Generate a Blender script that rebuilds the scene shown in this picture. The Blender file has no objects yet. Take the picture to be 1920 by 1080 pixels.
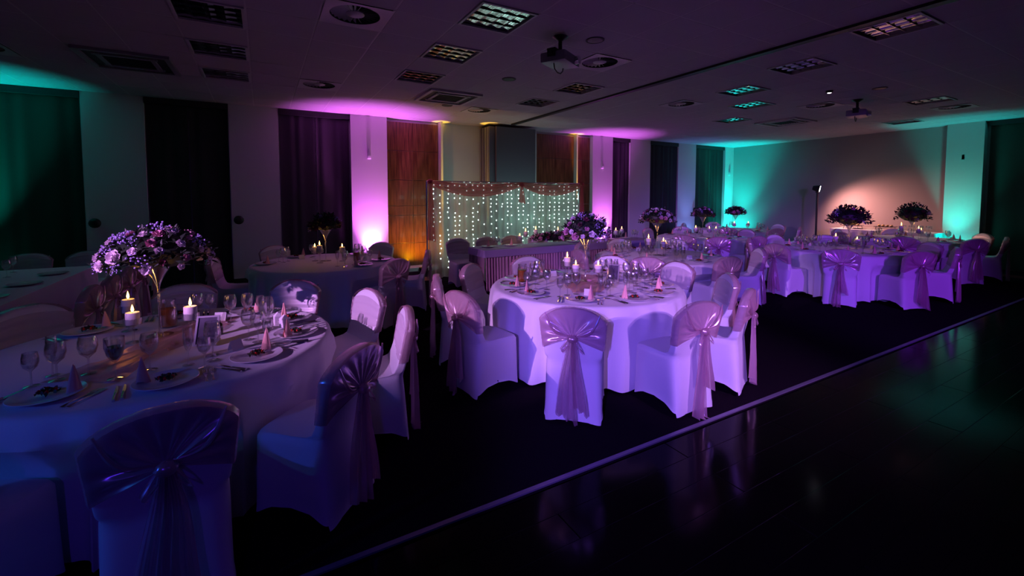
import bpy, bmesh, math, random
from mathutils import Vector, Matrix, noise
random.seed(7)
PI = math.pi
C = bpy.context.scene.collection
SC = bpy.context.scene

# ------------------------------------------------------------------ camera, world, exposure, big lights
CAM = Vector((0, 0, 1.72)); YAW = math.radians(29.6); PITCH = math.radians(3.1)
cd = bpy.data.cameras.new('camera'); cam = bpy.data.objects.new('camera', cd); C.objects.link(cam)
cam.location = CAM; cam.rotation_euler = (PI/2 - PITCH, 0, -YAW)
cd.sensor_width = 36; cd.lens = 825/1920*36; cd.shift_x = 0; cd.shift_y = -127/1920
cd.clip_start = .05; cd.clip_end = 100
SC.camera = cam
SC.view_settings.view_transform = 'Standard'; SC.view_settings.look = 'None'
SC.view_settings.gamma = 1; SC.view_settings.use_curve_mapping = False
SC.view_settings.exposure = 0.0
w = bpy.data.worlds.new('world'); SC.world = w; w.use_nodes = True
w.node_tree.nodes['Background'].inputs[0].default_value = (.25, .12, .6, 1)
w.node_tree.nodes['Background'].inputs[1].default_value = 0.0
SC.cycles.max_bounces = 8; SC.cycles.transparent_max_bounces = 24; SC.cycles.diffuse_bounces = 3
SC.cycles.glossy_bounces = 3; SC.cycles.sample_clamp_indirect = 3; SC.cycles.caustics_reflective = False
SC.cycles.caustics_refractive = False

def spot(name, loc, target, col, power, angle, blend=.6, radius=.08):
    l = bpy.data.lights.new(name, 'SPOT'); l.energy = power; l.color = col
    l.spot_size = math.radians(angle); l.spot_blend = blend; l.shadow_soft_size = radius
    o = bpy.data.objects.new(name, l); C.objects.link(o); o.location = loc
    d = Vector(target) - Vector(loc); o.rotation_euler = d.to_track_quat('-Z', 'Y').to_euler()
    return o
def point(name, loc, col, power, radius=.03):
    l = bpy.data.lights.new(name, 'POINT'); l.energy = power; l.color = col; l.shadow_soft_size = radius
    o = bpy.data.objects.new(name, l); C.objects.link(o); o.location = loc
    return o
# stage wash lights standing round the dance floor, behind and beside the camera
spot('wash_light', (-4.3, 1.4, 2.7), (3.0, 4.6, .60), (.80, .36, 1.0), 1600, 28, .4, .012)   # pink violet beam from the left, trimmed by added flaps out of view
spot('wash_light', (-2.5, -2.0, 2.7), (4.0, 3.0, .3), (.24, .11, 1.0), 1700, 33, .6, .03)      # blue violet beam
spot('wash_light', (2.4, -2.6, 2.9), (3.9, 2.7, .3), (.66, .28, 1.0), 1250, 30, .9, .03)        # lilac beam on the chairs by the floor strip
spot('wash_light', (3.0, -3.6, 2.9), (9.4, 4.2, .3), (.30, .04, 1.0), 1700, 36, .8, .06)      # violet beam on right hand tables
spot('wash_light', (-3.9, 1.2, 2.6), (-.9, 3.6, .7), (.0, .30, .62), 24, 80, .9, .06)           # teal wash on left table
spot('wash_light', (-4.3, 1.1, 2.3), (0, 3.0, .55), (.03, .08, 1.0), 105, 46, .6, .05)        # blue wash, left table
spot('wash_light', (-1.0, -2.2, 2.6), (.3, 3.2, .6), (.09, .03, 1.0), 46, 60, .9, .06)        # deep violet fill, left table
# coloured up-lighters at the pillars
UP = [((2.12, 9.72), 'PUR', 1), ((8.85, 9.72), 'PUR', .9), ((14.5, 9.65), 'TEAL', 1.0), ((14.5, 4.0), 'TEAL2', 1.0), ((-4.1, 9.75), 'TEAL', .9), ((12.6, 9.7), 'BLUE', .5)]  # the last, blue one is an added fill that tints its pier
UPC = {'PUR': (.84, .16, .98), 'TEAL': (0, .85, .70), 'TEAL2': (0, .72, .58), 'BLUE': (.18, .35, 1.0)}
for n_, ((x, y), c, k) in enumerate(UP):
    sx, sy = ((0, 1), (0, 1), (.8, .8), (1, 0), (0, 1), (0, 1))[n_]; yn = (9.97, 9.97, 9.65, 4.0, 9.75, 9.7)[n_]
    spot('uplight_beam', (x, yn, .22), (x + sx*.12, yn + sy*.12, 3.5), UPC[c], (1250, 950, 900, 380, 700, 110)[n_], 62, 1.0, .05)
    spot('uplight_beam', (x, y + (.1 if n_ < 2 else 0), .20), (x + sx*.9, y + sy*.9, 2.2), UPC[c], (55, 26, 170, 34, 5, 26)[n_], (94, 140, 140, 120, 150, 130)[n_], 1.0, .05)
spot('uplight_beam', (3.5, 9.5, .12), (3.5, 8.8, 1.0), (1, .62, .10), 9, 110, 1, .05)
spot('uplight_beam', (3.12, 9.6, .12), (3.35, 10.25, 1.5), (1, .40, 0), 85, 130, .8, .04)
spot('uplight_beam', (3.775, 9.86, .12), (3.775, 10.03, 2.6), (1, .62, .05), 1300, 8, .6, .02)
spot('uplight_beam', (4.74, 9.74, .12), (4.87, 9.74, 2.8), (1, .62, .05), 1100, 9, .6, .02)
spot('uplight_beam', (7.86, 9.86, .12), (7.88, 10.09, 3.0), (1, .55, .02), 1500, 9, .8, .02)
# warm work light on the tall stand by the buffet
spot('work_light_beam', (14.24, 6.72, 1.90), (15.05, 5.6, .4), (1, .40, .34), 270, 140, 1.0, .14)

# ------------------------------------------------------------------ materials
M = {}
def mat(name, col, rough=.7, metal=0, spec=.5, emit=None, es=0, sheen=0, coat=0, bump=None, var=None):
    m = bpy.data.materials.new(name); m.use_nodes = True; nt = m.node_tree; b = nt.nodes['Principled BSDF']
    b.inputs['Base Color'].default_value = (*col, 1); b.inputs['Roughness'].default_value = rough
    b.inputs['Metallic'].default_value = metal; b.inputs['Specular IOR Level'].default_value = spec
    b.inputs['Sheen Weight'].default_value = sheen; b.inputs['Coat Weight'].default_value = coat
    if emit: b.inputs['Emission Color'].default_value = (*emit, 1); b.inputs['Emission Strength'].default_value = es
    tc = nt.nodes.new('ShaderNodeTexCoord')
    if var:
        n = nt.nodes.new('ShaderNodeTexNoise'); n.inputs['Scale'].default_value = var[0]; n.inputs['Detail'].default_value = 4
        mp = nt.nodes.new('ShaderNodeMapping'); mp.inputs['Scale'].default_value = var[2] if len(var) > 2 else (1, 1, 1)
        nt.links.new(tc.outputs['Object'], mp.inputs[0]); nt.links.new(mp.outputs[0], n.inputs['Vector'])
        r = nt.nodes.new('ShaderNodeMix'); r.data_type = 'RGBA'
        r.inputs[6].default_value = (*[c*(1-var[1]) for c in col], 1); r.inputs[7].default_value = (*[min(1, c*(1+var[1])) for c in col], 1)
        nt.links.new(n.outputs[0], r.inputs[0]); nt.links.new(r.outputs[2], b.inputs['Base Color'])
    if bump:
        n = nt.nodes.new('ShaderNodeTexNoise'); n.inputs['Scale'].default_value = bump[0]; n.inputs['Detail'].default_value = 3
        bm_ = nt.nodes.new('ShaderNodeBump'); bm_.inputs['Strength'].default_value = bump[1]; bm_.inputs['Distance'].default_value = .01
        nt.links.new(tc.outputs['Object'], n.inputs['Vector']); nt.links.new(n.outputs[0], bm_.inputs['Height']); nt.links.new(bm_.outputs[0], b.inputs['Normal'])
    M[name] = m; return m
mat('cover', (.80, .79, .82), .62, sheen=.25, bump=(260, .12))
mat('cloth', (.80, .79, .82), .7, sheen=.2, bump=(320, .15))
mat('cloth_dim', (.36, .38, .40), .8, bump=(320, .15))
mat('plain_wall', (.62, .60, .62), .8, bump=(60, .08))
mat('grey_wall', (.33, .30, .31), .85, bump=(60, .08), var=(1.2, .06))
mat('blind', (.020, .022, .024), .9, bump=(90, .2))
mat('curtain_wine', (.045, .03, .05), .9, bump=(90, .2))
mat('blind_green', (.018, .028, .024), .85, bump=(90, .2))
mat('ceil_tile', (.42, .36, .44), .85, bump=(150, .25), var=(3, .05))
mat('ceil_bar', (.50, .46, .50), .5)
mat('ceil_void', (.10, .09, .10), .9)
mat('black', (.012, .012, .014), .5)
mat('black_metal', (.02, .02, .022), .35, metal=.3)
mat('grey_plastic', (.25, .25, .28), .4)
mat('white_plastic', (.6, .6, .62), .4)
mat('mirror', (.75, .75, .78), .06, metal=1)
mat('silver', (.75, .75, .78), .16, metal=1)
mat('alu', (.20, .18, .25), .4, metal=.4)
mat('carpet', (.016, .011, .016), .95, spec=0, bump=(500, .8), var=(120, .5))
mat('plank', (.0025, .0022, .0022), .13, spec=.06, var=(3, .35, (.3, 6, 1)))
mat('plank_joint', (.004, .004, .004), .6)
mat('partition', (.11, .085, .13), .7)
mat('part_edge', (.30, .28, .30), .4, metal=.3)
mat('skirt', (.40, .22, .32), .24, sheen=.4, spec=.7)
mat('topper', (.34, .26, .48), .6)
mat('porcelain', (.82, .81, .82), .18, coat=.4)
mat('napkin', (.78, .42, .36), .7, bump=(300, .1))
mat('salad', (.035, .05, .02), .6)
mat('meat', (.10, .035, .02), .5)
mat('tomato', (.55, .03, .015), .25)
mat('bread', (.65, .45, .22), .8)
mat('paper', (.75, .74, .76), .7)
mat('wax', (.85, .78, .72), .5)
mat('wick', (.02, .02, .02), .9)
mat('flame', (1, .6, .2), .5, emit=(1, .50, .10), es=16)
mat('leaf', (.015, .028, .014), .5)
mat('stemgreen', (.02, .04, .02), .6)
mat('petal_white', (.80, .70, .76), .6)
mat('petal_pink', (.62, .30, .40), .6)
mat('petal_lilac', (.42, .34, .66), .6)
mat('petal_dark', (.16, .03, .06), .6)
mat('frame_silver', (.55, .53, .6), .25, metal=.6)
mat('photo_print', (.07, .06, .10), .3, var=(14, .8))
mat('red_drink', (.12, .004, .006), .08, spec=.6)
mat('juice', (.42, .13, .015), .2)
mat('bottle_dark', (.025, .02, .012), .1, coat=.5)
mat('lamp_lens', (1, .95, .9), .4, emit=(1, .93, .88), es=14)
mat('fairy_bulb', (.8, .95, .95), .4, emit=(.72, 1, .94), es=4)
mat('tealbulb', (.8, .95, .95), .4, emit=(.9, .9, 1), es=20)
for k in ('fairy_bulb', 'flame', 'tealbulb'): M[k].cycles.emission_sampling = 'NONE'
def wood_mat():
    m = mat('wood', (.20, .07, .03), .32, coat=.2); nt = m.node_tree; b = nt.nodes['Principled BSDF']
    tc = nt.nodes.new('ShaderNodeTexCoord'); mp = nt.nodes.new('ShaderNodeMapping'); mp.inputs['Scale'].default_value = (9, 9, .7)
    n = nt.nodes.new('ShaderNodeTexNoise'); n.inputs['Scale'].default_value = 3; n.inputs['Detail'].default_value = 5
    r = nt.nodes.new('ShaderNodeValToRGB'); r.color_ramp.elements[0].color = (.10, .028, .014, 1); r.color_ramp.elements[1].color = (.26, .10, .045, 1)
    r.color_ramp.elements[0].position = .35; r.color_ramp.elements[1].position = .7
    for a, c in ((tc.outputs['Object'], mp.inputs[0]), (mp.outputs[0], n.inputs['Vector']), (n.outputs[0], r.inputs[0]), (r.outputs[0], b.inputs['Base Color'])): nt.links.new(a, c)
wood_mat()
def sheer(name, col, transp, rough=.35, gloss=.25):
    m = bpy.data.materials.new(name); m.use_nodes = True; nt = m.node_tree; nt.nodes.clear()
    out = nt.nodes.new('ShaderNodeOutputMaterial'); t = nt.nodes.new('ShaderNodeBsdfTransparent')
    d = nt.nodes.new('ShaderNodeBsdfDiffuse'); d.inputs[0].default_value = (*col, 1)
    tl = nt.nodes.new('ShaderNodeBsdfTranslucent'); tl.inputs[0].default_value = (*col, 1)
    g = nt.nodes.new('ShaderNodeBsdfGlossy'); g.inputs[0].default_value = (*[min(1, c*1.25+.15) for c in col], 1); g.inputs['Roughness'].default_value = rough
    def mx(a, b, f):
        x = nt.nodes.new('ShaderNodeMixShader'); x.inputs[0].default_value = f
        nt.links.new(a, x.inputs[1]); nt.links.new(b, x.inputs[2]); return x.outputs[0]
    nt.links.new(mx(mx(mx(d.outputs[0], tl.outputs[0], .4), g.outputs[0], gloss), t.outputs[0], transp), out.inputs[0])
    M[name] = m
sheer('organza', (.88, .54, .62), .34, .24, .42)
sheer('organza_front', (.80, .70, .76), .5, .4, .15)
sheer('organza_runner', (.72, .42, .42), .35, .35, .25)
sheer('swag', (.62, .16, .16), .14, .5, .15)
sheer('voile', (.62, .60, .56), .36, .6, .05)
def glass(name, tint=(1, 1, 1), k=1.0):
    m = bpy.data.materials.new(name); m.use_nodes = True; nt = m.node_tree; nt.nodes.clear()
    out = nt.nodes.new('ShaderNodeOutputMaterial'); t = nt.nodes.new('ShaderNodeBsdfTransparent'); t.inputs[0].default_value = (*tint, 1)
    g = nt.nodes.new('ShaderNodeBsdfGlossy'); g.inputs['Roughness'].default_value = .06
    lw = nt.nodes.new('ShaderNodeLayerWeight'); lw.inputs[0].default_value = .42
    mu = nt.nodes.new('ShaderNodeMath'); mu.operation = 'MULTIPLY_ADD'; mu.inputs[1].default_value = .72*k; mu.inputs[2].default_value = .08*k
    x = nt.nodes.new('ShaderNodeMixShader')
    nt.links.new(lw.outputs['Facing'], mu.inputs[0]); nt.links.new(mu.outputs[0], x.inputs[0])
    nt.links.new(t.outputs[0], x.inputs[1]); nt.links.new(g.outputs[0], x.inputs[2]); nt.links.new(x.outputs[0], out.inputs[0])
    M[name] = m
glass('glass', (.99, .995, 1), 1.2); glass('glass_vase', (.99, .99, 1), 1.2)

# ------------------------------------------------------------------ helpers
class MB:
    def __init__(s): s.v = []; s.f = []
    def add(s, vs, fs):
        o = len(s.v); s.v += [tuple(p) for p in vs]; s.f += [tuple(i+o for i in f) for f in fs]; return s
    def box(s, c, d, rz=0):
        ca, sa = math.cos(rz), math.sin(rz); vs = []
        for i in (-.5, .5):
            for j in (-.5, .5):
                for k in (-.5, .5):
                    x, y = i*d[0], j*d[1]; vs.append((c[0]+x*ca-y*sa, c[1]+x*sa+y*ca, c[2]+k*d[2]))
        return s.add(vs, [(0, 1, 3, 2), (4, 6, 7, 5), (0, 4, 5, 1), (2, 3, 7, 6), (0, 2, 6, 4), (1, 5, 7, 3)])
    def lathe(s, prof, n=16, c=(0, 0, 0), cap=False):
        vs = []; fs = []
        for r, z in prof:
            for i in range(n):
                a = 2*PI*i/n; vs.append((c[0]+r*math.cos(a), c[1]+r*math.sin(a), c[2]+z))
        for j in range(len(prof)-1):
            for i in range(n):
                k = (i+1) % n; fs.append((j*n+i, j*n+k, (j+1)*n+k, (j+1)*n+i))
        if cap: fs.append(tuple(range(n-1, -1, -1))); fs.append(tuple((len(prof)-1)*n+i for i in range(n)))
        return s.add(vs, fs)
    def tube(s, pts, r, n=8):
        vs = []; fs = []; pts = [Vector(p) for p in pts]; rr = r if isinstance(r, (list, tuple)) else [r]*len(pts)
        for i, p in enumerate(pts):
            t = (pts[min(i+1, len(pts)-1)] - pts[max(i-1, 0)]).normalized()
            u = t.cross(Vector((0, 0, 1)))
            if u.length < .05: u = t.cross(Vector((1, 0, 0)))
            u.normalize(); w_ = t.cross(u)
            for k in range(n):
                a = 2*PI*k/n; vs.append(p + (u*math.cos(a) + w_*math.sin(a))*rr[i])
        for j in range(len(pts)-1):
            for k in range(n):
                q = (k+1) % n; fs.append((j*n+k, j*n+q, (j+1)*n+q, (j+1)*n+k))
        fs.append(tuple(range(n-1, -1, -1))); fs.append(tuple((len(pts)-1)*n+k for k in range(n)))
        return s.add(vs, fs)
    def grid(s, fn, nu, nv):
        vs = [fn(i/nu, j/nv) for j in range(nv+1) for i in range(nu+1)]
        fs = [(j*(nu+1)+i, j*(nu+1)+i+1, (j+1)*(nu+1)+i+1, (j+1)*(nu+1)+i) for j in range(nv) for i in range(nu)]
        return s.add(vs, fs)
    def blob(s, c, r, n=8, m=5, j=0, rnd=random):
        prof = []; vs = []; fs = []
        for b in range(m+1):
            th = PI*b/m
            for a in range(n):
                ph = 2*PI*a/n; q = 1 + rnd.uniform(-j, j)
                vs.append((c[0]+r[0]*q*math.sin(th)*math.cos(ph), c[1]+r[1]*q*math.sin(th)*math.sin(ph), c[2]-r[2]*q*math.cos(th)))
        for b in range(m):
            for a in range(n):
                k = (a+1) % n; fs.append((b*n+a, b*n+k, (b+1)*n+k, (b+1)*n+a))
        return s.add(vs, fs)
    def mesh(s, name, m, smooth=True, bevel=0):
        me = bpy.data.meshes.new(name); me.from_pydata([tuple(p) for p in s.v], [], s.f); me.update()
        if bevel:
            b = bmesh.new(); b.from_mesh(me); bmesh.ops.bevel(b, geom=b.edges, offset=bevel, segments=2, affect='EDGES', profile=.6); b.to_mesh(me); b.free()
        b = bmesh.new(); b.from_mesh(me); bmesh.ops.remove_doubles(b, verts=b.verts, dist=1e-5); bmesh.ops.recalc_face_normals(b, faces=b.faces); b.to_mesh(me); b.free()
        me.materials.append(M[m])
        if smooth:
            for p in me.polygons: p.use_smooth = True
            try: me.set_sharp_from_angle(angle=math.radians(40))
            except Exception: pass
        return me
    def build(s, name, m, parent=None, smooth=True, bevel=0, loc=None):
        return obj(name, s.mesh(name, m, smooth, bevel), parent, loc)
def obj(name, me, parent=None, loc=None, rz=0):
    o = bpy.data.objects.new(name, me); C.objects.link(o)
    if parent: o.parent = parent
    if loc: o.location = loc
    if rz: o.rotation_euler = (0, 0, rz)
    return o
def tag(o, label, cat, group=None, kind=None):
    o['label'] = label; o['category'] = cat
    if group: o['group'] = group
    if kind: o['kind'] = kind
    return o
def thing(name, label, cat, loc=(0, 0, 0), rz=0, group=None):
    o = bpy.data.objects.new(name, None); C.objects.link(o); o.location = loc; o.rotation_euler = (0, 0, rz)
    o.empty_display_size = .1
    return tag(o, label, cat, group)
def struct(name, mb, m, parent=None, smooth=False):
    o = mb.build(name, m, parent, smooth)
    if not parent: o['kind'] = 'structure'
    return o
def dup(o, loc, rz=0, parent=None, sc=None):
    c = o.copy(); C.objects.link(c); c.parent = parent
    if loc is not None: c.location = loc; c.rotation_euler = (0, 0, rz)
    if sc: c.scale = sc
    for ch in o.children: dup(ch, None, 0, c)
    return c
PROTO = {}
def place(kind, loc, rz, label, cat, group=None, sc=None):
    p, used = PROTO[kind]
    if used: o = dup(p, loc, rz, None, sc)
    else:
        o = p; PROTO[kind] = (p, True); o.location = loc; o.rotation_euler = (0, 0, rz)
        if sc: o.scale = sc
    o['label'] = label; o['category'] = cat
    if group: o['group'] = group
    elif 'group' in o: del o['group']
    return o

H = 3.5; YB = 10.25; XE = 15.1; XL = -6.5; YF = -6.0; FS = 2.11; FZ = 0.0
# ------------------------------------------------------------------ setting: floor, dance floor, walls
struct('floor', MB().box(((XL+XE)/2, (FS+YB)/2, -.05), (XE-XL, YB-FS, .1)), 'carpet')
df = struct('floor_dance', MB().box(((XL+XE)/2, (YF+FS)/2 - .02, -.06), (XE-XL, FS-YF-.04, .1)), 'plank_joint')
pl = MB().box((0, 0, 0), (1.994, .1935, .012)).mesh('plank', 'plank', False, .0015)
for iy in range(12):
    y = FS - .14 - iy*.195
    for ix in range(8):
        x = -.6 + ix*2.0 + (.95 if iy % 2 else 0)
        if x > 14: continue
        obj('plank', pl, df, (x, y, -.006))
jb = MB()
for iy in range(30):
    y = FS - .14 - (12+iy)*.195
    if y < YF + .1: break
    jb.box(((XL+XE)/2, y, -.006), (XE-XL-.1, .1935, .012))
for iy in range(12):
    y = FS - .14 - iy*.195; x0 = -1.6 + (.95 if iy % 2 else 0)
    jb.box(((XL+x0)/2, y, -.006), (x0-XL-.02, .1935, .012))
jo = jb.build('plank_field', 'plank', df, False); jo['kind'] = 'stuff'
struct('trim_1', MB().box(((XL+XE)/2, FS-.0, .004), (XE-XL-.02, .030, .010)), 'alu')

struct('wall_back', MB().box(((XL+XE)/2, YB+.1, H/2), (XE-XL+.4, .2, H)), 'plain_wall')
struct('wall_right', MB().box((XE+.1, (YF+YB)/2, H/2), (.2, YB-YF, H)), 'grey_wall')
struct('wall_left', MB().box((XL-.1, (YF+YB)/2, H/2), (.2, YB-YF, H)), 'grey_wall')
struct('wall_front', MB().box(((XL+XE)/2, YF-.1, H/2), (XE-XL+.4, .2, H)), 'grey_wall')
# piers between the windows and the lit pillars
for x0, x1, dd in [(-2.63, -1.79, .10), (-.52, .33, .10), (1.71, 2.49, .16), (3.75, 3.80, .22), (6.42, 6.52, .12), (7.86, 7.90, .16), (8.45, 9.22, .16), (9.99, 10.87, .10), (12.18, 13.07, .10), (14.62, XE, .14)]:
    o = struct('pillar', MB().box(((x0+x1)/2, YB-dd/2, H/2), (x1-x0, dd, H-.002)), 'plain_wall')
o = struct('pillar', MB().box((XE-.11, 3.93, H/2), (.22, .66, H-.002)), 'plain_wall')
# dark window bays: blackout blinds from ceiling to floor
def drape(x0, x1, y, amp, nf, axis='x', seed=0):
    b = MB(); nv = 6
    def fn(u, v):
        p = x0 + (x1-x0)*u
        off = amp*math.sin(u*nf*2*PI + math.sin(u*9+seed)*1.2) + .006*math.sin(v*7+u*5)
        q = (p, y+off, .02+v*(H-.14))
        return q if axis == 'x' else (y+off, p, q[2])
    return b.grid(fn, nf*8, nv)
bays = [(-4.95, -2.63, 'blind_green', 4, 'x'), (-1.79, -.52, 'blind', 2, 'x'), (.33, 1.71, 'curtain_wine', 3, 'x'), (9.22, 9.99, 'curtain_wine', 2, 'x'), (10.87, 12.18, 'blind', 3, 'x'), (13.07, 14.62, 'blind_green', 3, 'x'), (1.2, 3.56, 'blind_green', 4, 'y')]
for i, (x0, x1, m, nf, ax) in enumerate(bays):
    yy = YB-.05 if ax == 'x' else XE-.05
    wd = bpy.data.objects.new('window_%d' % (i+1), None); C.objects.link(wd); wd['kind'] = 'structure'
    xm = x0 + (x1-x0)*(.5 if i != 5 else .55)
    drape(x0+.02, xm-.01, yy-.008, .008, nf, ax, i).build('blind', m, wd)
    drape(xm+.01, x1-.02, yy, .008, nf, ax, i+4).build('blind', 'black' if i == 5 else m, wd)
    c = ((x0+x1)/2, yy-.02, H-.06); d = (x1-x0-.01, .09, .11)
    if ax == 'y': c = (c[1], c[0], c[2]); d = (d[1], d[0], d[2])
    MB().box(c, d).build('pelmet', 'black', wd, False)
# wood clad bays either side of the backdrop
def woodbay(x0, x1, nx, n):
    p = bpy.data.objects.new('wall_panelling', None); C.objects.link(p); p['kind'] = 'structure'; p.location = (x0, YB, 0)
    zs = [0.02, .62, 1.28, 1.5, 2.1, 2.78, 3.44]; wx = (x1-x0)/nx
    for a in range(nx):
        for b in range(len(zs)-1):
            MB().box(((a+.5)*wx, -.02, (zs[b]+zs[b+1])/2), (wx-.008, .035, zs[b+1]-zs[b]-.008)).build('wood_panel', 'wood', p, False, .003)
woodbay(2.5, 3.74, 2, 0); woodbay(6.54, 7.85, 2, 1); woodbay(7.91, 8.44, 1, 2)
for i, (x0, x1) in enumerate([(-2.63, -1.79), (-.52, .33), (9.99, 10.87), (12.18, 13.07)]):
    struct('baseboard_back' + ('' if not i else ''), MB().box(((x0+x1)/2, YB-.108, .05), (x1-x0, .015, .1)), 'black')
struct('trim_3', MB().box((3.05, 10.02, .04), (1.1, .40, .08)), 'plain_wall')
# folded movable partition stack and its ceiling rail
p = thing('folding_partition', 'dark folding wall partition parked in a stack above the light curtain', 'partition', (4.86, 9.6, 0))
MB().box((.72, .03, 1.72), (1.13, .06, 3.42)).build('face_panel', 'partition', p, False, .004)
for k in range(8):
    MB().box((.075+.0, .10+k*.07, 1.72), (.15, .055, 3.42)).build('panel_edge', 'part_edge' if k % 2 else 'partition', p, False, .004)
    MB().box((.72, .10+k*.07, 1.72), (1.12, .055, 3.40)).build('stacked_panel', 'partition', p, False)
struct('trim_2', MB().box((5.42, (YF+9.5)/2, H-.015), (.10, 9.5-YF, .03)), 'black')

# ceiling: void, T-bars, tiles, fittings
T = .625; X0, Y0 = 2.1, 4.0
struct('ceiling', MB().box(((XL+XE)/2, (YF+YB)/2, H+.11), (XE-XL, YB-YF, .1)), 'ceil_void')
ceil = bpy.data.objects['ceiling']
gb = MB()
i0, i1 = int((XL-X0)/T)-1, int((XE-X0)/T)+1; j0, j1 = int((YF-Y0)/T)-1, int((YB-Y0)/T)+1
for i in range(i0, i1+1):
    x = X0+(i+.5)*T
    if XL < x < XE: gb.box((x, (YF+YB)/2, H+.008), (.024, YB-YF, .012))
for j in range(j0, j1+1):
    y = Y0+(j+.5)*T
    if YF < y < YB: gb.box(((XL+XE)/2, y, H+.0075), (XE-XL, .024, .011))
gb.build('ceiling_grid', 'ceil_bar', ceil, False)
FIT = {}
for x, y in [(2.1, 4.0), (2.1, 5.25), (2.1, 6.5), (-.4, 5.25), (-.4, 6.5), (-.4, 7.75), (5.85, 2.125), (7.1, 4.625), (8.35, 5.25), (4.6, 5.875), (4.6, 7.125), (6.475, 3.375), (10.85, 3.375), (9.6, 6.5), (13.35, 4.625)]: FIT[(round((x-X0)/T), round((y-Y0)/T))] = 'light'
for x, y in [(.85, 4.625), (3.975, 4.625), (7.1, 5.875), (.85, 7.75), (3.975, 8.375), (-2.9, 7.75), (9.6, 4.625), (12.1, 3.375)]: FIT[(round((x-X0)/T), round((y-Y0)/T))] = 'diff'
tiles = []
for i in range(i0, i1+1):
    for j in range(j0, j1+1):
        if (i, j) in FIT: continue
        xa, xb = max(XL, X0+(i-.5)*T+.008), min(XE, X0+(i+.5)*T-.008); ya, yb = max(YF, Y0+(j-.5)*T+.008), min(YB, Y0+(j+.5)*T-.008)
        if xb-xa < .05 or yb-ya < .05: continue
        tiles.append(((xa+xb)/2, (ya+yb)/2, xb-xa, yb-ya))
fw = Vector((math.sin(YAW), math.cos(YAW))); rt = Vector((math.cos(YAW), -math.sin(YAW)))
def inview(t):
    q = Vector((t[0], t[1])); d = q.dot(fw); r = q.dot(rt)
    return d > 3.2 and abs(r) < d*1.25
vis = sorted([t for t in tiles if inview(t)], key=lambda t: t[0]**2+t[1]**2)
near = vis[:295]; ns = set(near)
tm = MB().box((0, 0, 0), (T-.016, T-.016, .018)).mesh('ceiling_tile', 'ceil_tile', False, .004)
rest = MB()
for t in tiles:
    if t in ns and abs(t[2]-(T-.016)) < .002 and abs(t[3]-(T-.016)) < .002:
        obj('ceiling_tile', tm, ceil, (t[0], t[1], H+.009))
    else: rest.box((t[0], t[1], H+.009), (t[2], t[3], .018))
ro = rest.build('tile_field', 'ceil_tile', ceil, False); ro['kind'] = 'stuff'

# recessed louvre lights (switched off, mirror reflectors)
def mk_light():
    r = thing('ceiling_light', '', 'ceiling light'); fr = MB(); s = T/2-.012
    for a, b, c, d in ((0, s-.012, 2*s, .024), (0, -s+.012, 2*s, .024), (s-.012, 0, .024, 2*s-.048), (-s+.012, 0, .024, 2*s-.048)): fr.box((a, b, .0), (c, d, .02))
    fr.build('frame', 'ceil_bar', r, False)
    g = MB()
    def fn(u, v): return ((u-.5)*2*(s-.026), (v-.5)*2*(s-.026), .012+.006*abs(math.sin(u*PI*4)))
    g.grid(fn, 32, 2); g.build('reflector', 'mirror', r)
    for k in range(3):
        MB().box((0, (k-1)*(s-.03)/2, .012), (2*(s-.03), .003, .018)).build('louvre', 'mirror', r, False)
    return r
def mk_diff():
    r = thing('air_diffuser', '', 'ceiling vent'); s = T/2-.012
    fr = MB(); n = 48
    def fn(u, v):
        a = u*2*PI; q = 1/max(abs(math.cos(a)), abs(math.sin(a))); return (math.cos(a)*(s*q*(1-v)+.235*v), math.sin(a)*(s*q*(1-v)+.235*v), -.004*(1-v)+.006*v)
    fr.grid(fn, n, 2); fr.build('face_plate', 'ceil_bar', r)
    MB().lathe([(.236, .01), (.23, .05), (.10, .05)], 32).build('throat', 'black', r)
    for k in range(24):
        a = 2*PI*k/24; b = MB()
        b.add([(.085*math.cos(a), .085*math.sin(a), .012), (.228*math.cos(a+.05), .228*math.sin(a+.05), .012), (.228*math.cos(a+.17), .228*math.sin(a+.17), .035), (.085*math.cos(a+.2), .085*math.sin(a+.2), .03)], [(0, 1, 2, 3)])
        b.build('blade', 'ceil_bar', r, False)
    MB().lathe([(.001, .002), (.07, .004), (.088, .012), (.088, .03)], 24).build('hub', 'ceil_bar', r)
    return r
PROTO['light'] = (mk_light(), False); PROTO['diff'] = (mk_diff(), False)
LL = {(2.1, 4.0): 'square louvre ceiling light mirroring the fairy lights, nearest the projector', (2.1, 5.25): 'louvre ceiling light with a few gold glints, second from the camera', (2.1, 6.5): 'louvre ceiling light between cassette unit and gold-glinting light',
 (-.4, 5.25): 'dark louvre ceiling light at upper left, nearest of three in line', (-.4, 6.5): 'dark louvre ceiling light at upper left, middle of three in line', (-.4, 7.75): 'dark louvre ceiling light at upper left, nearest the windows', (5.85, 2.125): 'louvre ceiling light reflecting warm pink glow at upper right',
 (8.35, 5.25): 'small teal-glinting louvre light near the far teal corner', (7.1, 4.625): 'louvre ceiling light with teal outline right of the ceiling rail'}
LL.update({(4.6, 5.875): 'louvre ceiling light right of the cassette, nearer one', (4.6, 7.125): 'louvre ceiling light right of the cassette, farther one', (6.475, 3.375): 'louvre ceiling light crossing high right of the ceiling rail', (10.85, 3.375): 'louvre ceiling light above right-hand table, before the teal glow', (9.6, 6.5): 'narrow louvre ceiling light above the far tables', (13.35, 4.625): 'last louvre ceiling light before the end wall'})
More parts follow.
